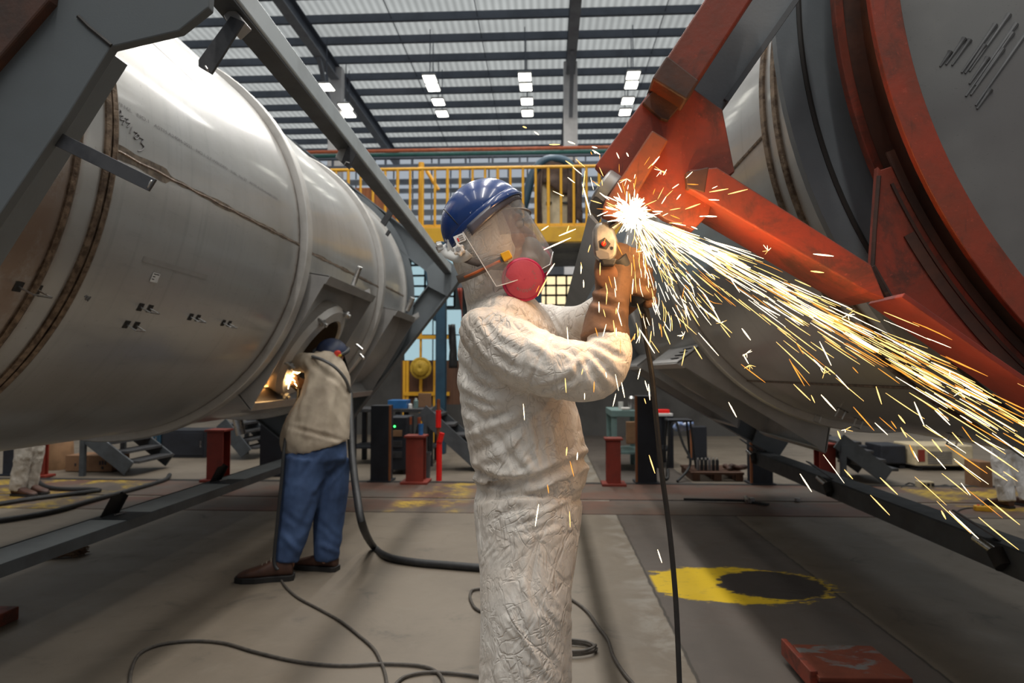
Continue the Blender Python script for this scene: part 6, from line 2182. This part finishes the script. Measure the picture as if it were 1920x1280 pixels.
a, b, h, Y = span(1838, 1862, 866, 915)
o = MB().box(((a + b) / 2, Y + .15, h / 2), (b - a, 0.3, h)).build('cardboard_box', M['card'], bevel=0.006)
tag(o, 'tall cardboard box beside the person in white trousers', 'box')
a, b, h, Y = span(1726, 1752, 907, 916)
sp_ = thing('socket_strip', 'small cream socket box on the floor with cables', 'socket', ((a + b) / 2, Y, 0))
MB().box(((a + b) / 2, Y + .06, .04), (b - a, 0.12, 0.08)).build('box', M['cream'], sp_, bevel=0.008)
for k in range(3):
    MB().box((a + .04 + k * .05, Y - .003, 0.045), (0.03, 0.008, 0.035)).build('outlet', M['ink'], sp_)
pts = [tuple(atz(x, y, .008)) for x, y in ((1690, 914), (1705, 905), (1722, 912), (1726, 914))]
MB().tube(cr(pts, 5), 0.008, 6).build('lead', M['black'], sp_, smooth=True)
pts = [tuple(atz(x, y, .008)) for x, y in ((1752, 913), (1775, 909), (1790, 918), (1830, 922))]
MB().tube(cr(pts, 5), 0.008, 6).build('lead', M['black'], sp_, smooth=True)
# yellow pendant control on the floor
p, q = atz(1826, 952, .03), atz(1860, 954, .03)
pc_ = thing('pendant_control', 'yellow push button control lying on the floor at the white trousers', 'control', ((p.x + q.x) / 2, p.y, 0))
MB().bar(p, q, 0.07, 0.055).build('case', M['yellow'], pc_, bevel=0.012)
for s in (0.25, 0.5, 0.75):
    m_ = p.lerp(q, s)
    MB().cyl(m_ + V((0, 0, .025)), m_ + V((0, 0, .036)), 0.012, 12).build('button', M['ink_red'] if s < .4 else M['ink'], pc_)
pts = [tuple(atz(x, y, .01)) for x, y in ((1826, 952), (1812, 953), (1800, 956), (1792, 962), (1798, 968), (1830, 985), (1870, 1000), (1925, 1018))]
MB().tube(cr(pts, 5), 0.0085, 8).build('cord', M['black'], pc_, smooth=True)

# foreground floor things ----------------------------------------------------------------------
# red steel saddle plate
zt_ = 0.10
f = lambda x, y, z=zt_: atz(x, y, z)
sd = thing('steel_saddle', 'red primed steel plate with an upright lip, worn grey on top', 'stand', (f(1590, 1240).x, f(1590, 1240).y, 0))
t = NT('worn_red_plate')
vec = t.coords('Object')
n1 = t.noise(vec, 5, 6, 0.65)
c = t.mix(t.sm(n1, 0.3, 0.7), (0.24, 0.060, 0.030), (0.17, 0.042, 0.022))
c = t.mix(t.sm(t.noise(t.coords('Object', (1, 2, 1)), 4.5, 5, 0.6, 0.5), 0.52, 0.6), c, (0.17, 0.165, 0.16))
c = t.mix(t.math('MULTIPLY', t.sm(t.noise(vec, 3, 5, 0.7), 0.5, 0.7), 0.7), c, (0.10, 0.075, 0.06))
t.bsdf(c, 0.55, 0.1, t.bump(n1, 0.1, 0.003))
M['worn_plate'] = t.mat
pl = [f(1486, 1207), f(1634, 1210), f(1712, 1272), f(1536, 1270)]
MB().prism(pl, (0, 0, -0.02)).build('plate', M['worn_plate'], sd, bevel=0.003)
lp = [f(1464, 1196, zt_ + .012), f(1474, 1196, zt_ + .012), f(1534, 1258, zt_ + .012), f(1519, 1258, zt_ + .012)]
MB().prism(lp, (0, 0, -0.075)).build('lip', M['primer'], sd, bevel=0.004)
cen = sum(pl, V((0, 0, 0))) / 4
MB().prism([cen + (p - cen) * 0.82 - V((0, 0, .02)) for p in pl], (0, 0, -0.08)).build('base_block', M['primer_deep'], sd, bevel=0.004)
# red block at the left edge, under the strut
p = atz(-22, 1186)
o = MB().box((p.x - .22, p.y + .10, 0.035), (0.45, 0.2, 0.07)).build('packing_block', M['primer'], bevel=0.005)
tag(o, 'red painted steel block on the floor at the left edge', 'block')
# broom head
p, q = atz(98, 1047), atz(157, 1041)
br_ = thing('broom_head', 'worn brown bristle broom head on the floor under the grey strut', 'broom', (q.x, q.y, 0))
MB().bar(p + V((-.05, 0, .03)), p.lerp(q, .35) + V((0, 0, .03)), 0.10, 0.03).build('block', M['wood_dark'], br_, bevel=0.01)
mb = MB()
rnd = random.Random(9)
for k in range(160):
    a = p.lerp(q, .3) + V((rnd.uniform(-.02, .02), rnd.uniform(-.05, .05), rnd.uniform(.012, .05)))
    b = p.lerp(q, rnd.uniform(.85, 1.03)) + V((0, rnd.uniform(-.07, .06), rnd.uniform(.004, .06)))
    mb.tube([a, a.lerp(b, .5) + V((0, 0, .006)), b], 0.0028, 4)
mb.build('bristles', M['bristle'], br_)

# hoses and cords --------------------------------------------------------------------------------
def cord(pts, r, mat, label, cat='cable', name='power_cable', n=8, sub=6):
    P = []
    for q in pts:
        P.append(tuple(atz(q[0], q[1], r + .002) if len(q) == 2 else at(*q)))
    o = MB().tube(cr(P, sub), r, n).build(name, M[mat], smooth=True)
    return tag(o, label, cat)
cord([(655, 738, 5.2), (657, 790, 4.95), (660, 850, 4.75), (668, 920, 4.55), (680, 985, 4.40), (700, 1024), (726, 1043), (775, 1053), (840, 1059), (905, 1064), (960, 1066)], 0.026, 'black', 'thick black welding hose falling to the floor beside the blue trousers', 'hose', 'welding_hose', 12)
cord([(521, 1066), (530, 1092), (556, 1118), (600, 1142), (640, 1165), (672, 1190), (700, 1215), (714, 1240), (722, 1262), (728, 1300)], 0.0075, 'cable', 'thin brown cable running from the boots to the bottom edge')
cord([(243, 1300), (246, 1258), (262, 1225), (300, 1208), (360, 1201), (420, 1205), (480, 1222), (560, 1240), (640, 1247), (720, 1244), (790, 1248), (822, 1262), (834, 1285)], 0.008, 'cable', 'thin dark cable looping across the floor at the bottom edge')
cord([(740, 1284), (760, 1268), (800, 1260), (850, 1262), (900, 1268), (960, 1274)], 0.008, 'cable', 'thin cable lying towards the white trouser leg at the bottom edge')
cord([(960, 1160), (900, 1145), (884, 1128), (882, 1112), (895, 1104), (960, 1104), (1040, 1112), (1072, 1124), (1100, 1145), (1122, 1175), (1140, 1200), (1150, 1230), (1170, 1262), (1195, 1290)], 0.0085, 'cable', 'twisted grey cable passing behind the white trouser leg')
# coil of cable at the leg
P = []
for k in range(64):
    q = 2 * PI * k / 21
    e = atz(1072, 1217, 0.012)
    P.append((e.x + 0.115 * math.cos(q) * (1 + .05 * math.sin(k)), e.y + 0.075 * math.sin(q), 0.010 + k * 0.0004))
o = MB().tube(P, 0.0075, 7).build('coiled_cable', M['cable'], smooth=True)
tag(o, 'small flat coil of dark cable on the floor beside the white trouser leg', 'cable')
cord([(66, 892), (74, 905), (92, 914), (120, 917), (160, 917), (186, 919), (160, 923), (100, 930), (40, 938), (-20, 948)], 0.026, 'black', 'thick black hose doubling back over the yellow floor plate', 'hose', 'air_hose', 10)
cord([(318, 890), (312, 898), (290, 906), (240, 920), (180, 936), (110, 956), (50, 968), (-20, 978)], 0.026, 'black', 'thick black hose running past the steps to the left edge', 'hose', 'air_hose', 10)
cord([(1238, 870, 8.6), (1240, 885, 8.5), (1246, 898, 8.45), (1252, 895, 8.5), (1252, 880, 8.6)], 0.02, 'black', 'short black cable loop hanging beside the tall navy post', 'cable', 'cable_loop')
cord([(1268, 790, 9.0), (1280, 830, 8.9), (1294, 860, 8.8), (1290, 880, 8.75), (1270, 902)], 0.016, 'black', 'black cable hanging from the white topped table to the floor', 'cable', 'hanging_cable')
# ---------------------------------------------------------------- sparks
M['spark_white'] = emit('spark_white_hot', (1.0, 0.78, 0.46), 6.0, False)
M['spark_gold'] = emit('spark_gold', (1.0, 0.58, 0.17), 2.6, False)
M['spark_orange'] = emit('spark_orange', (1.0, 0.36, 0.05), 1.5, False)
rnd = random.Random(21)
SY = 1.50
O = (1186, 400)
mb = MB()


def streak(x, y, ang, ln, wpx, Y0, Y1, mi, bend=0.0):
    """incandescent sliver: tapered, slightly curved"""
    mb.mi = mi
    pts, rr = [], []
    for k in range(4):
        s = k / 3
        a = ang + bend * s
        pts.append(at(x + math.cos(a) * ln * s, y + math.sin(a) * ln * s, Y0 + (Y1 - Y0) * s))
        rr.append(wpx * (Y0 / FPX) * 0.5 * (0.35, 1.0, 0.95, 0.3)[k])
    mb.tube(pts, rr, 4)


def main_path(d, off):
    """point at distance d along the jet, off = angle offset"""
    a = R_(29.5) + off - 0.00004 * d
    return O[0] + math.cos(a) * d, O[1] + math.sin(a) * d + 0.00001 * d * d, a
# A: the jet
for k in range(500):
    d = 30 + 880 * rnd.random() ** 1.2
    off = rnd.gauss(R_(-2.6), R_(2.5)) + R_(0.0045) * d
    if rnd.random() < 0.22:
        off += abs(rnd.gauss(0, R_(8)))
    x, y, a = main_path(d, off)
    if x > 1945:
        continue
    ln = rnd.uniform(18, 70) + d * rnd.uniform(0.0, 0.08)
    wd = rnd.uniform(0.75, 1.5) + d / 900 * rnd.uniform(0, 2.0)
    mi = rnd.choices((0, 1, 2), (0.42, 0.44, 0.14) if d < 350 else (0.22, 0.48, 0.30))[0]
    z = rnd.uniform(-.04, .04)
    yb = SY + z - d * 0.00006
    streak(x, y, a + rnd.gauss(0, 0.022), ln, wd, yb, yb - .005, mi, rnd.gauss(0, .02))
# bright root of the jet
for k in range(95):
    d = rnd.uniform(0, 170)
    off = rnd.gauss(R_(-1), R_(6.5))
    x, y, a = main_path(d, off)
    streak(x, y, a + rnd.gauss(0, .05), rnd.uniform(30, 100), rnd.uniform(0.9, 2.0), SY + rnd.uniform(-.03, .02), SY + rnd.uniform(-.04, .01), rnd.choice((0, 0, 1)))
# B: the lower fan
for k in range(190):
    a = R_(rnd.triangular(30, 95, 60))
    d = 25 + 190 * rnd.random() ** 1.3
    x, y = O[0] + math.cos(a) * d, O[1] + math.sin(a) * d
    streak(x, y, a + rnd.gauss(0, .10), rnd.uniform(10, 46), rnd.uniform(0.7, 1.5), SY + rnd.uniform(-.07, .0), SY + rnd.uniform(-.07, .0), rnd.choices((0, 1, 2), (.62, .28, .10))[0], rnd.gauss(0, .15))
# C: back-scatter up and to the sides
for k in range(80):
    a = R_(rnd.uniform(-175, 30))
    d = 12 + 150 * rnd.random() ** 1.7
    x, y = O[0] + math.cos(a) * d, O[1] + math.sin(a) * d * .8
    streak(x, y, a + rnd.gauss(0, .3), rnd.uniform(5, 26), rnd.uniform(1.0, 2.2), SY - rnd.uniform(0.03, .09), SY - rnd.uniform(.03, .09), rnd.choices((0, 1, 2), (.4, .4, .2))[0])
# core
for k in range(200):
    a = rnd.uniform(0, 2 * PI)
    d = abs(rnd.gauss(0, 12))
    x, y = O[0] + math.cos(a) * d * 1.0, O[1] + math.sin(a) * d * 1.15
    streak(x, y, a + rnd.gauss(0, .3), rnd.uniform(8, 26), rnd.uniform(1.6, 4.0), SY - rnd.uniform(.03, .07), SY - rnd.uniform(.03, .08), 0)
# D: drops falling past the man
for k in range(56):
    x, y = rnd.gauss(1160, 60), rnd.uniform(430, 760)
    if rnd.random() < 0.12:
        x, y = rnd.uniform(960, 1100), rnd.uniform(700, 960)
    streak(x, y, R_(rnd.gauss(88, 14)), rnd.uniform(10, 32), rnd.uniform(1.3, 2.5), 1.36, 1.36, rnd.choices((0, 1, 2), (.5, .3, .2))[0])
for x, y, an, ln in ((1010, 945, 99, 42), (1063, 838, 95, 16), (1083, 848, 95, 14), (1217, 853, 72, 36), (1233, 1030, 72, 26), (1216, 720, 85, 30), (1015, 432, -33, 16), (1048, 442, -22, 34), (1062, 436, -70, 14), (1020, 468, -24, 55), (1025, 515, -55, 26), (1008, 555, -62, 40), (1090, 495, 92, 18), (1094, 525, 88, 14), (1097, 320, 96, 45), (1092, 345, 75, 60), (1110, 275, 12, 10), (1030, 271, 0, 20), (1065, 265, 20, 14), (1002, 247, 35, 10), (980, 237, 20, 8)):
    streak(x, y, R_(an), ln, rnd.uniform(2.2, 3.2), 1.42, 1.42, rnd.choice((0, 0, 1)))
# E: stragglers below the jet
for k in range(46):
    x = rnd.uniform(1230, 1850)
    base = 400 + (x - 1186) * 0.62
    y = base + rnd.uniform(10, 210) * (0.5 + rnd.random() * .5)
    streak(x, y, R_(rnd.gauss(52, 9)), rnd.uniform(14, 60), rnd.uniform(1.3, 2.8), SY - .05, SY - .06, rnd.choices((0, 1, 2), (.4, .35, .25))[0])
for x, y, an, ln in ((1500, 888, 57, 40), (1632, 928, 46, 52), (1765, 957, 62, 18), (1650, 895, 44, 46), (1583, 880, 48, 24), (1488, 720, 44, 44), (1200, 618, 58, 52), (1243, 612, 68, 36), (1525, 476, 6, 38), (1520, 508, 7, 25), (1330, 360, -10, 36), (1365, 364, -14, 38), (1285, 392, -20, 30), (1320, 405, 2, 24)):
    streak(x, y, R_(an), ln, rnd.uniform(2.4, 3.6), SY - .07, SY - .07, rnd.choice((0, 1)))
# little bursts: a drop splitting into a star
for cx, cy in ((1352, 605), (1282, 628), (1400, 662), (1405, 684), (1585, 805), (1440, 470), (1205, 470), (1590, 590), (1780, 705), (1800, 735), (1175, 335), (1240, 320), (1545, 700)):
    for q in range(rnd.randint(4, 7)):
        streak(cx, cy, rnd.uniform(0, 2 * PI), rnd.uniform(5, 15), rnd.uniform(0.7, 1.2), SY - .06, SY - .065, rnd.choice((0, 1)))
# molten spot thrown on the bar
o = mb.build('spark_shower', [M['spark_white'], M['spark_gold'], M['spark_orange']], fix=False)
tag(o, 'shower of glowing sparks streaming from the grinding disc', 'sparks', kind='stuff')
# ---------------------------------------------------------------- light
w = bpy.data.worlds.new('world')
SC.world = w
w.use_nodes = True
w.node_tree.nodes['Background'].inputs[0].default_value = (0.55, 0.62, 0.72, 1)
w.node_tree.nodes['Background'].inputs[1].default_value = 0.22
def light(name, kind, loc, energy, col, size=0.1, rot=None):
    d = bpy.data.lights.new(name, kind)
    d.energy = energy
    d.color = col
    if kind == 'AREA':
        d.size = size
    elif kind == 'SUN':
        d.angle = size
    else:
        d.shadow_soft_size = size
    o = bpy.data.objects.new(name, d)
    C.objects.link(o)
    o.location = loc
    if rot:
        o.rotation_euler = rot
    return o
# the hall's lamp rows carry on overhead, behind and beside the camera
for x, pw in ((-7.4, 60), (-3.9, 110), (-0.7, 430), (2.7, 190), (6.4, 60)):
    for y in (-3.0, 6.0, 15.0):
        o = light('hall_lamp_row', 'AREA', (x, y, LZ), pw, (1.0, 0.97, 0.92), 0.4)
        o.data.shape = 'RECTANGLE'
        o.data.size_y = 7.0
light('grinding_light', 'POINT', at(1190, 402, 1.41), 1.6, (1.0, 0.52, 0.19), 0.014)
for px, py, e in ((1240, 432, 1.5), (1310, 470, 1.2), (1420, 535, 1.0), (1560, 615, 0.9)):
    light('spark_light', 'POINT', at(px, py, 1.42), e, (1.0, 0.50, 0.17), 0.006)
light('welding_light', 'POINT', at(543, 708, 4.9), 2.5, (1.0, 0.56, 0.22), 0.02)
SC.view_settings.view_transform = 'Standard'
SC.view_settings.look = 'None'
SC.view_settings.gamma = 1.0
SC.view_settings.exposure = 0.15
SC.cycles.use_denoising = True
SC.cycles.max_bounces = 8
SC.cycles.diffuse_bounces = 4
SC.cycles.glossy_bounces = 4
SC.cycles.transparent_max_bounces = 12
SC.cycles.sample_clamp_indirect = 6.0
